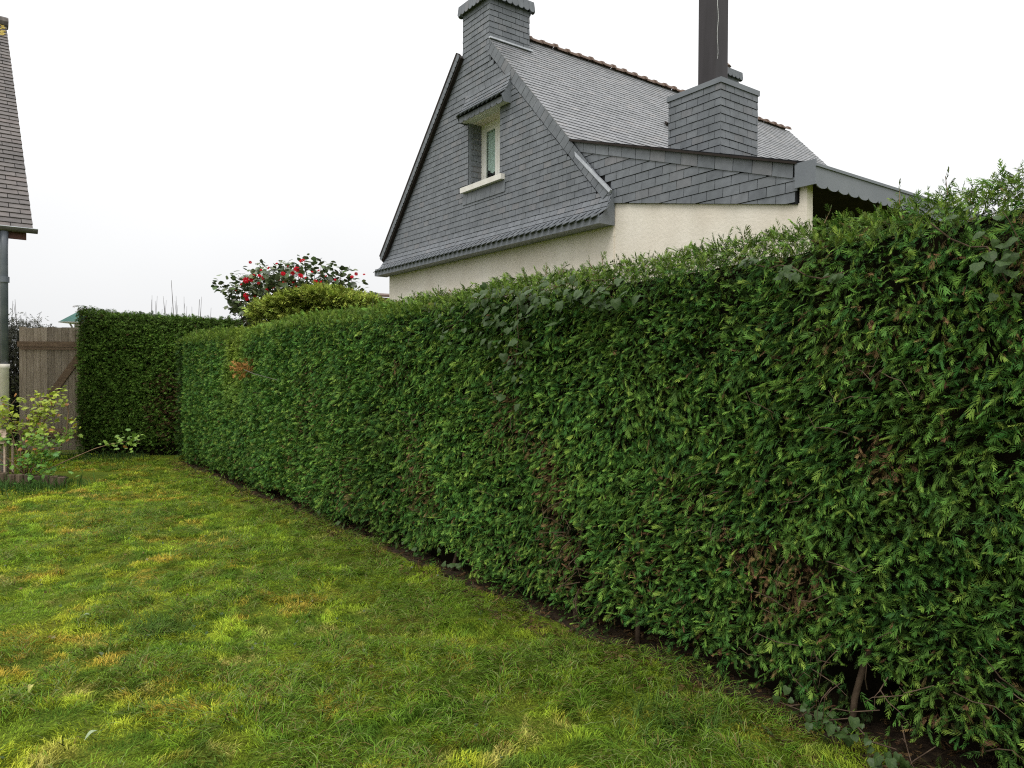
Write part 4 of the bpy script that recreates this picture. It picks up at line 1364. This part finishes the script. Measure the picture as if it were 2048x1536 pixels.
x, y = HF[0] + HD[0] * t + HN[0] * o_, HF[1] + HD[1] * t + HN[1] * o_
cc = np.array([[.10, .058, .026], [.16, .10, .045], [.05, .035, .018], [.05, .085, .022]])[rng.choice(4, n, p=[.38, .2, .28, .14])] * (.6 + .8 * rng.random((n, 1)))
V, F, C = scatter(T_MID, np.stack([x, y, gz(x, y) + .014 + .012 * rng.random(n)], 1), np.stack([rng.normal(0, 1, n), rng.normal(0, 1, n), rng.normal(.05, .15, n)], 1), rng.normal(0, .35, (n, 3)) + np.array([0, 0, 1]), rng.uniform(.35, .9, n), cc, .4)
o = fast_mesh('needle_litter', V, F, C, M['needle'])
tag(o, 'brown dead needles and trimmings along the foot of the hedge', 'litter', kind='stuff')

# longer tufts the mower missed
def tuft(x, y, n, r, L, w, base, label, lie=.35):
    xs, ys = x + rng.normal(0, r, n), y + rng.normal(0, r, n)
    v, f, c = blades(xs, ys, L, w, lie, greens(n, base, .45))
    o = fast_mesh('grass_tuft', v, f, c, M['grass'])
    tag(o, label, 'grass tuft', kind='stuff')
tuft(-2.1, 4.35, 420, .13, .15, .005, (.11,.19,.035), 'long flattened grass tuft in the middle of the lawn', .7)
tuft(.75, 3.20, 420, .14, .17, .0045, (.12,.21,.04), 'long bright grass tuft near the foot of the hedge', .5)
tuft(.22, 3.98, 260, .10, .13, .005, (.14,.21,.04), 'grass tuft beside the dry patch at the hedge foot', .5)
tuft(1.42, 2.55, 200, .12, .16, .004, (.15,.22,.05), 'thin pale grass tuft under the hedge hollow', .4)
tuft(-6.35, 9.62, 700, .30, .22, .010, (.075,.155,.035), 'dark bluish grass tuft growing against the log edging', .45)
tuft(-6.95, 9.60, 400, .22, .22, .010, (.07,.14,.035), 'dark grass tuft below the pale wooden stand', .45)
tuft(-7.3, 13.2, 600, .45, .18, .012, (.07,.13,.035), 'rough grass along the foot of the far hedge', .45)


def fallen_leaf(loc, rz, L, w, colr, label):
    m = MB(); N_ = 6
    for i in range(N_):
        ya, yb_ = L * i / N_, L * (i + 1) / N_
        wa, wb = w * math.sin(math.pi * (i / N_)) ** .8 + .0005, w * math.sin(math.pi * min(1, (i + 1) / N_)) ** .8 + .0005
        za, zb = .02 * math.sin(2.6 * ya / L), .02 * math.sin(2.6 * yb_ / L)
        m.poly([(-wa, ya, za + wa * .4), (0, ya, za), (0, yb_, zb), (-wb, yb_, zb + wb * .4)])
        m.poly([(0, ya, za), (wa, ya, za + wa * .4), (wb, yb_, zb + wb * .4), (0, yb_, zb)])
    mt = noisy('fallen_leaf_' + label.split()[0], tuple(c * .85 for c in colr), colr, 30, .6, .3)
    o = m.build('fallen_leaf', mt, None, True, loc=loc, rot=(.15, .1, rz))
    tag(o, label, 'leaf', 'fallen leaves on the lawn')
fallen_leaf((-1.75, 2.98, float(gz(-1.75, 2.98)) + .045), -.6, .055, .009, (.30,.37,.22), 'pale green fallen leaf lying at the front of the lawn')
fallen_leaf((-2.27, 3.42, float(gz(-2.27, 3.42)) + .045), .3, .045, .011, (.45,.42,.12), 'yellow curled fallen leaf on the grass near the picture edge')
fallen_leaf((-.77, 3.9, float(gz(-.77, 3.9)) + .035), 1.0, .055, .014, (.20,.26,.13), 'grey green fallen leaf in the middle of the mown lawn')
fallen_leaf((-2.6, 4.4, float(gz(-2.6, 4.4)) + .04), -1.2, .05, .011, (.22,.28,.16), 'pale torn leaf on the lawn beside the flattened tuft')

# bits of clipped leaf scattered over the lawn
x, y = lawn_points(2.3, 8, 14)
n = len(x)
V, F, C = scatter([(np.array([[-.35, 0, 0], [.35, .1, .1], [.2, .9, .05], [-.3, .8, .18]]), np.array([[0, 1, 2], [0, 2, 3]]), np.full(4, .5))],
                  np.stack([x, y, gz(x, y) + .03], 1), np.stack([rng.normal(0, 1, n), rng.normal(0, 1, n), rng.normal(0, .3, n)], 1), rng.normal(0, .4, (n, 3)) + np.array([0, 0, 1]),
                  rng.uniform(.010, .030, n), np.array([[.17, .21, .12], [.30, .28, .14], [.10, .15, .08], [.24, .16, .08]])[rng.integers(0, 4, n)], .1)
o = fast_mesh('leaf_litter', V, F, C, M['grass'])
tag(o, 'small clipped leaf scraps scattered over the mown lawn', 'leaf litter', kind='stuff')

# ------------------------------------------------------------------ gate, garden house corner, planter
GY = 13.95
gate = empty('wooden_gate', (-8.85, GY, 0), 0)
tag(gate, 'weathered plank gate with rails and a diagonal brace beside the far hedge', 'gate')
gx0, gx1, gh = -9.42, -8.20, 2.40
npl = 9
pw = (gx1 - gx0) / npl
for i in range(npl):
    x0 = gx0 + i * pw
    m = MB(); th_ = random.uniform(-.006, .006)
    m.box(x0 + .004, x0 + pw - .004, GY + .0 + th_, GY + .024 + th_, .06, gh + random.uniform(-.012, .012))
    adopt(m.build('plank', M['gate_wood']), gate)
for z, hgt in ((2.03, .10), (.36, .11)):
    m = MB(); m.box(gx0 - .01, gx1, GY - .040, GY - .008, z, z + hgt); adopt(m.build('rail', M['gate_rail']), gate)
    m = MB(); m.box(gx0 + .06, gx1, GY - .060, GY - .042, z - .055, z - .015); adopt(m.build('ledge', M['gate_rail']), gate)
m = MB(); m.bar((gx1 - .02, GY - .026, 1.90), (gx0 + .18, GY - .026, .50), .13, .028, up=(0, 1, 0))
adopt(m.build('brace', M['gate_rail']), gate)
m = MB(); m.box(gx0 - .02, gx0 + .08, GY + .035, GY + .13, 0, 2.1); adopt(m.build('post', M['gate_rail']), gate)

# neighbouring roof corner at the picture edge
LH_PHI = None
lh_e = Vector((-6.97, 10.6, 3.635))      # eave end of the verge
phi = R(38.6)
lu = Vector((-math.sin(phi), math.cos(phi), 0)); lv = Vector((math.cos(phi), math.sin(phi), 0))   # up-roof run, along the eave
lh = empty('garden_house', (lh_e.x, lh_e.y, 0), 0)
tag(lh, 'house corner with brown slate roof, dark gutter and grey downpipe at the picture edge', 'house')
pitch_tan = 1.02
def lhm(a, s, off):
    """a along the eave away from the verge (positive = out of view), s up the slope"""
    c_, s_ = 1 / math.sqrt(1 + pitch_tan ** 2), pitch_tan / math.sqrt(1 + pitch_tan ** 2)
    p = lh_e - lv * a + lu * (s * c_ - off * s_) + Vector((0, 0, s * s_ + off * c_))
    return tuple(p)
SL = 6.45
m = MB()
m.prism([lhm(-.0, 0, 0), lhm(5, 0, 0), lhm(5, SL, 0), lhm(0, SL, 0)], [lhm(0, 0, -.06), lhm(5, 0, -.06), lhm(5, SL, -.06), lhm(0, SL, -.06)])
lroof = adopt(m.build('roof', M['gap']), lh)
it = slates([[(-.02, -.05), (5, -.05), (5, SL), (-.02, SL)]],   .27, .118, lhm, gap=.008, thick=.014, start=-.05, u0=-.02)
def lay2(items, parent, material, single):
    rest = MB()
    for cu, cs, fr, bk, t in items:
        if single(cu, cs):
            q = MB(); q.tint = t; q.prism(fr, bk); adopt(q.build('slate', material), parent)
        else:
            rest.tint = t; rest.prism(fr, bk)
    o = rest.build('slate_courses', material); o['kind'] = 'stuff'; adopt(o, parent)
for o_ in (lroof,): pass
rest = MB()
for cu, cs, fr, bk, t in it:
    if cu < .75:
        q = MB(); q.tint = t; q.prism(fr, bk); o = q.build('slate', M['old_slate']); o.parent = lroof; o.matrix_parent_inverse = lroof.matrix_parent_inverse.copy() if False else Matrix.Translation(lh.location).inverted() @ Matrix.Identity(4)
        o.matrix_parent_inverse = Matrix.Identity(4)
    else:
        rest.tint = t; rest.prism(fr, bk)
o = rest.build('slate_courses', M['old_slate']); o['kind'] = 'stuff'; o.parent = lroof
# ridge cap with lichen at its end
m = MB(); m.tube([lhm(-.05, SL - .02, .02), lhm(.3, SL - .02, .02)], .11, 10); adopt(m.build('ridge_cap', M['grey_twig']), lh)
m = MB(); m.tube([lhm(.31, SL - .02, .02), lhm(5, SL - .02, .02)], .10, 10); adopt(m.build('ridge_cap', M['gutter']), lh)
M['lichen'] = noisy('yellow_lichen', (.30, .22, .05), (.42, .33, .10), 30, .9, .1)
m = MB()
for k in range(9): m.box(0, 1, 0, 1, 0, 0.001) if False else None
for k in range(10):
    s_ = SL - .12 - k * .045 + random.uniform(-.02, .02); a_ = random.uniform(-.02, .10)
    c0_, r_ = (a_, s_), random.uniform(.02, .045)
    m.poly([lhm(a_ + r_ * math.cos(q * math.pi / 3), s_ + r_ * math.sin(q * math.pi / 3), .024) for q in range(6)])
adopt(m.build('lichen', M['lichen']), lh)
# gutter: half-round channel, fascia and soffit
m = MB()
prof = [(math.cos(a) * .06, math.sin(a) * .06) for a in [math.pi + math.pi * k / 8 for k in range(9)]] + [(math.cos(a) * .052, math.sin(a) * .052) for a in [2 * math.pi - math.pi * k / 8 for k in range(9)]]
c = lh_e + Vector((0, 0, -.03)) - lu * .05
for end_ in (0,):
    A = [c + lv * .07 + lu * x + Vector((0, 0, y)) for x, y in prof]; B = [p - lv * 5 for p in A]
    nn_ = len(prof)
    for k in range(nn_):
        j = (k + 1) % nn_
        m.poly([A[k], A[j], B[j], B[k]])
    m.poly(A[:9] )
gut = adopt(m.build('gutter', M['gutter'], smooth=False), lh)
m = MB(); m.tube([c + lv * .07 - lu * .06, c - lv * 5 - lu * .06], .008, 6); adopt(m.build('gutter_bead', M['zinc']), lh)
m = MB(); m.bar(c + lu * .085 - lv * .06 + Vector((0, 0, -.075)), c + lu * .085 - lv * 5 + Vector((0, 0, -.075)), .03, .15); adopt(m.build('fascia', M['red_wood']), lh)
# wall well inside the verge
wq = lambda a, r, z: tuple(lh_e - lv * a + lu * r + Vector((0, 0, z - lh_e.z)))
m = MB(); m.prism([wq(.62, .22, 0), wq(5, .22, 0), wq(5, .22, 3.30), wq(.62, .22, 3.30)], [wq(.62, 5, 0), wq(5, 5, 0), wq(5, 5, 3.3), wq(.62, 5, 3.3)])
adopt(m.build('wall', M['cream']), lh)
# downpipe: grey upper length, swan neck, cream shoe
pp = lh_e - lv * .33 - lu * .01
m = MB(); m.tube([pp + Vector((0, 0, -.09)), pp + Vector((0, 0, -.35)), Vector((pp.x, pp.y, 1.62))], [.056, .050, .050], 14); adopt(m.build('downpipe', M['pipe_grey'], smooth=True), lh)
m = MB(); m.tube([Vector((pp.x, pp.y, 1.66)), Vector((pp.x, pp.y, 1.60)), Vector((pp.x, pp.y, 1.59)), Vector((pp.x, pp.y, .0))], [.066, .066, .056, .054], 14); adopt(m.build('downpipe_shoe', M['pipe_white'], smooth=True), lh)
m = MB(); m.tube([Vector((pp.x, pp.y, 2.82)), Vector((pp.x, pp.y, 2.90))], .066, 14); adopt(m.build('pipe_collar', M['pipe_grey']), lh)

# planter of half logs
pl = empty('log_edging', (-6.6, 9.8, 0), 0)
tag(pl, 'row of upright half logs edging the bed of the leafy bush', 'edging')
for i in range(15):
    x = -7.55 + i * .105; y = 9.82 + .03 * math.sin(i * .6)
    m = MB(); hh = random.uniform(.16, .21) - (.03 if i > 10 else 0)
    m.tube([(x, y, -.03), (x, y, hh * .96), (x, y, hh)], [.054, .054, .048], 9)
    adopt(m.build('log', M['log']), pl)
m = MB(); vs = []
for j in range(6):
    for i in range(12): vs.append((-7.7 + i * .135, 9.86 + j * .15, .13 - .02 * j + (-.08 if i > 9 else 0) + random.uniform(-.02, .03)))
m.raw(vs, [(j * 12 + i, j * 12 + i + 1, (j + 1) * 12 + i + 1, (j + 1) * 12 + i) for j in range(5) for i in range(11)])
M['soil'] = noisy('planter_soil', (.03, .022, .014), (.06, .042, .026), 20, .95, .1, .8, 30)
adopt(m.build('soil', M['soil']), pl)

# pale wooden stand in the bed
st_ = empty('plant_stand', (-7.05, 9.95, .15), 0)
tag(st_, 'small pale wooden stand with sloping top at the picture edge', 'stand')
for k in range(3):
    m = MB(); zc = .62 + .045 * k
    m.prism([(-7.5, 9.90 + .06 * k, zc - .01), (-6.90 - .03 * k, 9.90 + .06 * k, zc - .01), (-6.90 - .03 * k, 9.95 + .06 * k, zc + .045), (-7.5, 9.95 + .06 * k, zc + .045)],
            [(-7.5, 9.92 + .06 * k, zc - .01), (-6.90 - .03 * k, 9.92 + .06 * k, zc - .01), (-6.90 - .03 * k, 9.97 + .06 * k, zc + .045), (-7.5, 9.97 + .06 * k, zc + .045)])
    adopt(m.build('slat', M['pale_wood']), st_)
m = MB(); m.box(-7.5, -6.88, 9.89, 9.91, .57, .605); adopt(m.build('rail', M['pale_wood']), st_)
for x, y in ((-6.90, 9.90), (-7.45, 9.90), (-6.93, 10.1), (-7.45, 10.1)):
    m = MB(); m.box(x - .012, x + .012, y - .012 + .025, y + .012 + .025, .14, .6); adopt(m.build('leg', M['pale_wood']), st_)


# ------------------------------------------------------------------ leafy bush at the gate
def lobed_leaf(seed, s=1.0):
    r = random.Random(seed)
    out = [(0, 0), (.28, .02), (.48, .26), (.30, .40), (.40, .66), (.16, .66), (0, 1), (-.16, .66), (-.40, .66), (-.30, .40), (-.48, .26), (-.28, .02)]
    v = [[0, .4, .05]] + [[x * s, y * s, -.12 * abs(x) - .1 * y * y] for x, y in out]
    n_ = len(out)
    t = [(0, 1 + i, 1 + (i + 1) % n_) for i in range(n_)]
    return np.array(v, float), np.array(t), np.clip(np.array([q[1] for q in v]), 0, 1)
LOBED = [lobed_leaf(i) for i in range(2)]
def plain_leaf(asp=.42):
    out = [(0, 0), (asp * .7, .25), (asp, .55), (asp * .55, .85), (0, 1), (-asp * .55, .85), (-asp, .55), (-asp * .7, .25)]
    v = [[0, .5, -.04]] + [[x, y, .10 * abs(x) - .12 * y * y] for x, y in out]
    n_ = len(out)
    return np.array(v, float), np.array([(0, 1 + i, 1 + (i + 1) % n_) for i in range(n_)]), np.full(n_ + 1, .5)
PLAIN = [plain_leaf(.40), plain_leaf(.46)]

bush = empty('currant_bush', (-6.75, 10.1, .14), 0)
tag(bush, 'leafy bush with tan stems and fresh yellow green leaves in front of the gate', 'bush')
m = MB(); tips = []
def stem(pts, r0):
    m.tube(pts, [r0 * (1 - .75 * i / (len(pts) - 1)) for i in range(len(pts))], 5)
stems = [((-6.75, 10.1), (-.30, .0, 1.05)), ((-6.7, 10.1), (.10, .05, 1.10)), ((-6.8, 10.15), (-.55, .05, .80)), ((-6.7, 10.05), (.45, .0, 1.05)), ((-6.65, 10.0), (.28, -.15, .55)), ((-6.85, 10.1), (-.15, -.05, .95)),
         ((-6.7, 10.1), (.0, .1, .80)), ((-6.75, 10.05), (-.75, -.05, .68)), ((-6.65, 10.1), (.42, .1, .62)), ((-6.6, 9.95), (.22, -.1, .35)), ((-6.8, 10.0), (-.4, -.1, .5)), ((-6.7, 10.2), (.2, .1, .9)), ((-7.1, 10.1), (-.3, 0, .95)), ((-7.1, 10.05), (-.1, 0, .6))]
for (bx, by), (ex, ey, ez) in stems:
    b = Vector((bx + random.uniform(-.05, .05), by, .12)); e = b + Vector((ex, ey, ez)); mid_ = b.lerp(e, .5) + Vector((random.uniform(-.08, .08), random.uniform(-.05, .05), .06))
    pts = [b, b.lerp(mid_, .5) + Vector((0, 0, .03)), mid_, mid_.lerp(e, .5) + Vector((random.uniform(-.04, .04), 0, .02)), e]
    stem(pts, .010)
    tips += [(e, 1.0), (mid_.lerp(e, .5), .7), (mid_, .35)]
    for k in range(2):
        q = mid_.lerp(e, random.uniform(.0, .6)); w_ = q + Vector((random.uniform(-.22, .22), random.uniform(-.15, .1), random.uniform(.05, .22)))
        stem([q, q.lerp(w_, .5) + Vector((0, 0, .02)), w_], .005); tips.append((w_, .9))
# long arching shoot reaching out along the lawn
lo = [Vector((-6.5, 9.95, .14)), Vector((-6.25, 10.2, .30)), Vector((-5.95, 10.4, .46)), Vector((-5.75, 10.45, .52)), Vector((-5.52, 10.5, .56))]
stem(lo, .009); tips += [(lo[4], 1.3), (lo[3] + Vector((.05, 0, 0)), .8), (lo[4] + Vector((.1, 0, .06)), .8)]
up_ = [Vector((-6.35, 10.1, .3)), Vector((-6.2, 10.15, .7)), Vector((-6.17, 10.15, 1.0)), Vector((-6.22, 10.15, 1.22)), Vector((-6.3, 10.12, 1.28))]
stem(up_, .009); tips += [(up_[4], 1.1), (up_[2] + Vector((.08, 0, -.15)), .8), (up_[1], .7)]
adopt(m.build('stems', M['twig'], smooth=True), bush)
P, Fw, Cc = [], [], []
for p, w_ in tips:
    for k in range(int(15 * w_)):
        q = p + Vector((random.gauss(0, .075), random.gauss(0, .06), random.gauss(-.01, .05)))
        P.append(q); Fw.append((random.gauss(0, 1), random.gauss(-.5, .7), random.gauss(-.15, .5)))
        g = random.random()
        Cc.append((.20 + .10 * g, .26 + .10 * g, .035) if p.z > .75 else (.10 + .10 * g, .20 + .10 * g, .035))
        if random.random() < .07: Cc[-1] = (.30, .14, .04)
for k in range(150):                     # fuller green low growth towards the lawn
    P.append(Vector((random.gauss(-6.42, .17), random.gauss(9.85, .1), abs(random.gauss(.30, .16)) + .05))); Fw.append((random.gauss(0, 1), random.gauss(-.6, .6), random.gauss(-.1, .5)))
    g = random.random(); Cc.append((.07 + .08 * g, .19 + .10 * g, .04))
n = len(P)
up = rng.normal(0, .45, (n, 3)) + np.array([0, -.35, 1])
V, F, C = scatter(LOBED, np.array([tuple(p) for p in P]), np.array(Fw), up, rng.uniform(.04, .085, n), np.array(Cc) * 1.4, .3)
o = fast_mesh('foliage', V, F, C, M['broad']); o['kind'] = 'stuff'; adopt(o, bush)

# grey shrub beyond the gate
gs = empty('grey_shrub', (-10.4, 15.2, 0), 0)
tag(gs, 'grey green twiggy shrub behind the gate next to the downpipe', 'shrub')
n = 15000
th_ = rng.uniform(0, 2 * math.pi, n); rr = np.sqrt(rng.random(n)); zz = rng.random(n)
pos = np.stack([-10.4 + .95 * rr * np.cos(th_), 15.2 + .5 * rr * np.sin(th_), .1 + zz * (2.55 - .35 * rr ** 2 + .12 * rng.normal(0, 1, n))], 1)
V, F, C = scatter(T_FAR, pos, np.stack([np.cos(th_) * .7, -.6 + rng.normal(0, .5, n), rng.normal(-.3, .6, n)], 1), rng.normal(0, 1, (n, 3)), rng.uniform(.8, 1.5, n), np.array([[.12, .125, .095]]) * (.5 + rng.random((n, 1)) * .9))
o = fast_mesh('foliage', V, F, C, M['needle']); o['kind'] = 'stuff'; adopt(o, gs)
m = MB()
for k in range(7):
    x = -10.4 + random.uniform(-.5, .5)
    m.tube([(x, 15.2, 0), (x + random.uniform(-.1, .1), 15.2, 1.4), (x + random.uniform(-.2, .2), 15.15, 2.6 + random.uniform(0, .5))], [.02, .012, .003], 5)
adopt(m.build('stems', M['grey_twig']), gs)
# bare sapling behind the far hedge
sp = empty('bare_sapling', (-7.2, 15.6, 0), 0)
tag(sp, 'thin leafless sapling twigs rising behind the far hedge', 'sapling')
m = MB()
m.tube([(-7.2, 15.6, 0), (-7.22, 15.6, 2.0), (-7.24, 15.6, 2.9), (-7.28, 15.6, 3.52)], [.02, .012, .008, .004], 5)
for k in range(20):
    x = -7.2 + random.uniform(-.55, .85); h_ = random.uniform(2.9, 3.2)
    m.tube([(x + random.uniform(-.1, .1), 15.6, 1.0), (x, 15.6, 2.5), (x + random.uniform(-.06, .06), 15.6, h_)], [.008, .006, .0025], 4)
adopt(m.build('branches', M['grey_twig']), sp)

# bird house on a post behind the gate
bh = empty('bird_house', (-9.0, 15.5, 0), 0)
tag(bh, 'small white bird house with green roof showing over the gate', 'bird house')
m = MB()
cx, cy, z0 = -9.10, 15.5, 2.60
ring = lambda e, z: [(cx - e, cy - e, z), (cx + e, cy - e, z), (cx + e, cy + e, z), (cx - e, cy + e, z)]
a_, b_ = ring(.32, z0), ring(.08, z0 + .22)
for k in range(4): m.poly([a_[k], a_[(k + 1) % 4], b_[(k + 1) % 4], b_[k]])
m.poly(b_)
r_o = adopt(m.build('roof', M['green_metal']), bh)
m = MB(); m.box(cx - .33, cx + .33, cy - .33, cy + .33, z0 - .02, z0 - .002); adopt(m.build('eave', M['white_wood']), bh)
m = MB(); m.box(cx - .12, cx + .12, cy - .12, cy + .12, z0 - .27, z0 - .022); adopt(m.build('body', M['white_wood']), bh)
for sx in (-1, 1):
    m = MB(); m.bar((cx + sx * .22, cy - .1, z0 - .03), (cx + sx * .125, cy - .1, z0 - .20), .02, .03); adopt(m.build('bracket', M['white_wood']), bh)
m = MB(); m.box(cx - .05, cx + .05, cy - .05, cy + .05, 0, z0 - .272); adopt(m.build('post', M['gate_rail']), bh)

# ------------------------------------------------------------------ camellia and golden conifer behind the long hedge
CX, CY = -3.70, 12.6
cam_t = empty('camellia', (CX, CY, 0), 0)
tag(cam_t, 'camellia shrub with glossy leaves and red flowers above the hedge', 'shrub')
m = MB(); tips = []
for k in range(64):
    a = k * 2.399; r_ = 1.30 * math.sqrt((k + .5) / 64); z = 3.47 - .32 * (r_ / 1.1) ** 2 + random.uniform(-.42, .06)
    e = Vector((CX + r_ * math.cos(a), CY + .65 * r_ * math.sin(a), z))
    b = Vector((CX + .12 * math.cos(a), CY + .1 * math.sin(a), random.uniform(.2, 1.2)))
    md = b.lerp(e, .55) + Vector((.12 * math.cos(a), .05, .1))
    m.tube([b, md, e], [.018, .011, .004], 5)
    tips += [(e, 1.0)] + [(md.lerp(e, f_) + Vector((random.uniform(-.12, .12), random.uniform(-.1, .1), random.uniform(-.08, .1))), .8) for f_ in (.3, .5, .7, .85)]
m.tube([(CX, CY, 0), (CX, CY, .8), (CX + .03, CY, 1.4)], [.06, .05, .03], 8)
adopt(m.build('trunk', M['bark'], smooth=True), cam_t)
P, Fw = [], []
for p, w_ in tips:
    for k in range(13):
        a = random.uniform(0, 2 * math.pi)
        P.append(tuple(p + Vector((random.gauss(0, .085), random.gauss(0, .085), random.gauss(-.02, .07)))))
        Fw.append((math.cos(a), math.sin(a), random.gauss(.05, .45)))
n = len(P)
c = greens(n, (.10, .135, .055), .7)
V, F, C = scatter(PLAIN, np.array(P), np.array(Fw), rng.normal(0, .5, (n, 3)) + np.array([0, 0, 1]), rng.uniform(.07, .12, n), c, .1)
o = fast_mesh('foliage', V, F, C, M['camellia']); o['kind'] = 'stuff'; adopt(o, cam_t)
def flower_mesh():
    m = MB()
    for layer, (np_, rad_, lift) in enumerate(((7, 1.0, .0), (6, .72, .18), (4, .42, .30))):
        for k in range(np_):
            a = 2 * math.pi * k / np_ + layer * .5; w_ = math.pi / np_ * 1.15
            pts = [(.08 * math.cos(a), .08 * math.sin(a), lift)]
            for j, (rr_, aa) in enumerate(((.55, -w_), (.92, -w_ * .6), (1.0, 0), (.92, w_ * .6), (.55, w_))):
                pts.append((rad_ * rr_ * math.cos(a + aa), rad_ * rr_ * math.sin(a + aa), lift + .28 * rr_ * rad_ * (1.0 if layer else .4)))
            m.poly(pts)
    return m.mesh('flower', M['petal'])
FLM = flower_mesh()
def at(px, py, Y):
    X, Yp = px - 1024, py - 768
    c_, s_ = math.cos(ROLL), math.sin(ROLL)
    x, y = X * c_ + Yp * s_, -X * s_ + Yp * c_
    dx, du = x / 1460, -y / 1460
    wy, wz = math.cos(PITCH) + du * math.sin(PITCH), -math.sin(PITCH) + du * math.cos(PITCH)
    t = Y / wy
    return Vector((dx * t, Y, CAM_H + wz * t))
for (px, py, s_) in ((602, 526, 1.1), (591, 543, 1.15), (583, 551, .8), (599, 556, 1.1), (564, 552, .9), (490, 566, 1.2), (501, 565, .8), (517, 557, .8), (524, 561, .8), (567, 568, .8), (532, 585, .9), (490, 596, 1.0), (492, 603, .8), (498, 530, .6),
                    (629, 567, .8), (640, 568, .6), (702, 557, .7), (710, 551, .7), (700, 585, .9), (551, 532, .5), (584, 569, .6), (471, 586, .5), (566, 575, .7), (726, 552, .5), (508, 598, .5), (505, 556, .6), (622, 548, .5), (544, 580, .5), (535, 541, .6), (574, 537, .5), (610, 560, .6), (650, 556, .5), (555, 563, .6), (480, 575, .6), (668, 563, .5), (590, 578, .6), (515, 572, .6), (635, 545, .5), (520, 545, .5)):
    p = at(px, py, CY - .55 - random.uniform(0, .12))
    o = link('flower', FLM, None, loc=p, rot=(R(70) + random.uniform(-.5, .4), 0, random.uniform(-.7, .7)), scale=.047 * s_)
    adopt(o, cam_t)

gc = empty('golden_conifer', (-3.0, 11.35, 0), 0)
tag(gc, 'yellow green conifer mound between the hedge top and the camellia', 'shrub')
n = 9000
a = rng.uniform(0, 2 * math.pi, n); r_ = np.sqrt(rng.random(n)); 
px_, py_ = r_ * np.cos(a), r_ * np.sin(a)
topz = 2.80 - .20 * (px_ - .10) ** 2 - .12 * r_ ** 4 + .14 * (fbm(px_ * 2 + 5, py_ * 2, 2) - .5) * 2
lowm = rng.random(n) < .45
zz = np.where(lowm, topz - rng.random(n) * .9, topz - rng.random(n) * .1)
pos = np.stack([-3.0 + 1.02 * px_, 11.35 + .42 * py_, zz], 1)
fwd = np.stack([px_ * .8 + rng.normal(0, .5, n), py_ * .5 - .5 + rng.normal(0, .4, n), .35 + rng.normal(0, .4, n)], 1)
V, F, C = scatter(T_FAR, pos, fwd, rng.normal(0, .6, (n, 3)) + np.array([0, -.4, .8]), rng.uniform(.9, 1.9, n), greens(n, (.23, .28, .05), .7))
o = fast_mesh('foliage', V, F, C, M['needle']); o['kind'] = 'stuff'; adopt(o, gc)
m = MB(); m.tube([(-3.0, 11.35, 0), (-3.0, 11.35, 1.4), (-3.02, 11.35, 2.2)], [.05, .035, .015], 7); adopt(m.build('trunk', M['bark']), gc)

# low outbuilding with tiled edge far behind
ob = empty('outbuilding', (-3.4, 21, 0), .5)
tag(ob, 'low stone outbuilding with terracotta roof edge behind the hedge beside the gable', 'outbuilding')
m = MB(); m.box(-2.2, 2.6, 0, 3, 0, 3.72); m.build('wall', M['stone'], ob)
m = MB(); m.prism([(-2.35, -.15, 3.72), (2.75, -.15, 3.72), (2.75, 1.5, 3.95), (-2.35, 1.5, 3.95)], [(-2.35, -.15, 3.78), (2.75, -.15, 3.78), (2.75, 1.5, 4.01), (-2.35, 1.5, 4.01)]); m.build('roof', M['terracotta'], ob)
print('TRIS hedge', N_HEDGE, 'grass', N_GRASS, 'total', sum(len(o.data.loops) - 2 * len(o.data.polygons) for o in bpy.data.objects if o.type == 'MESH'))
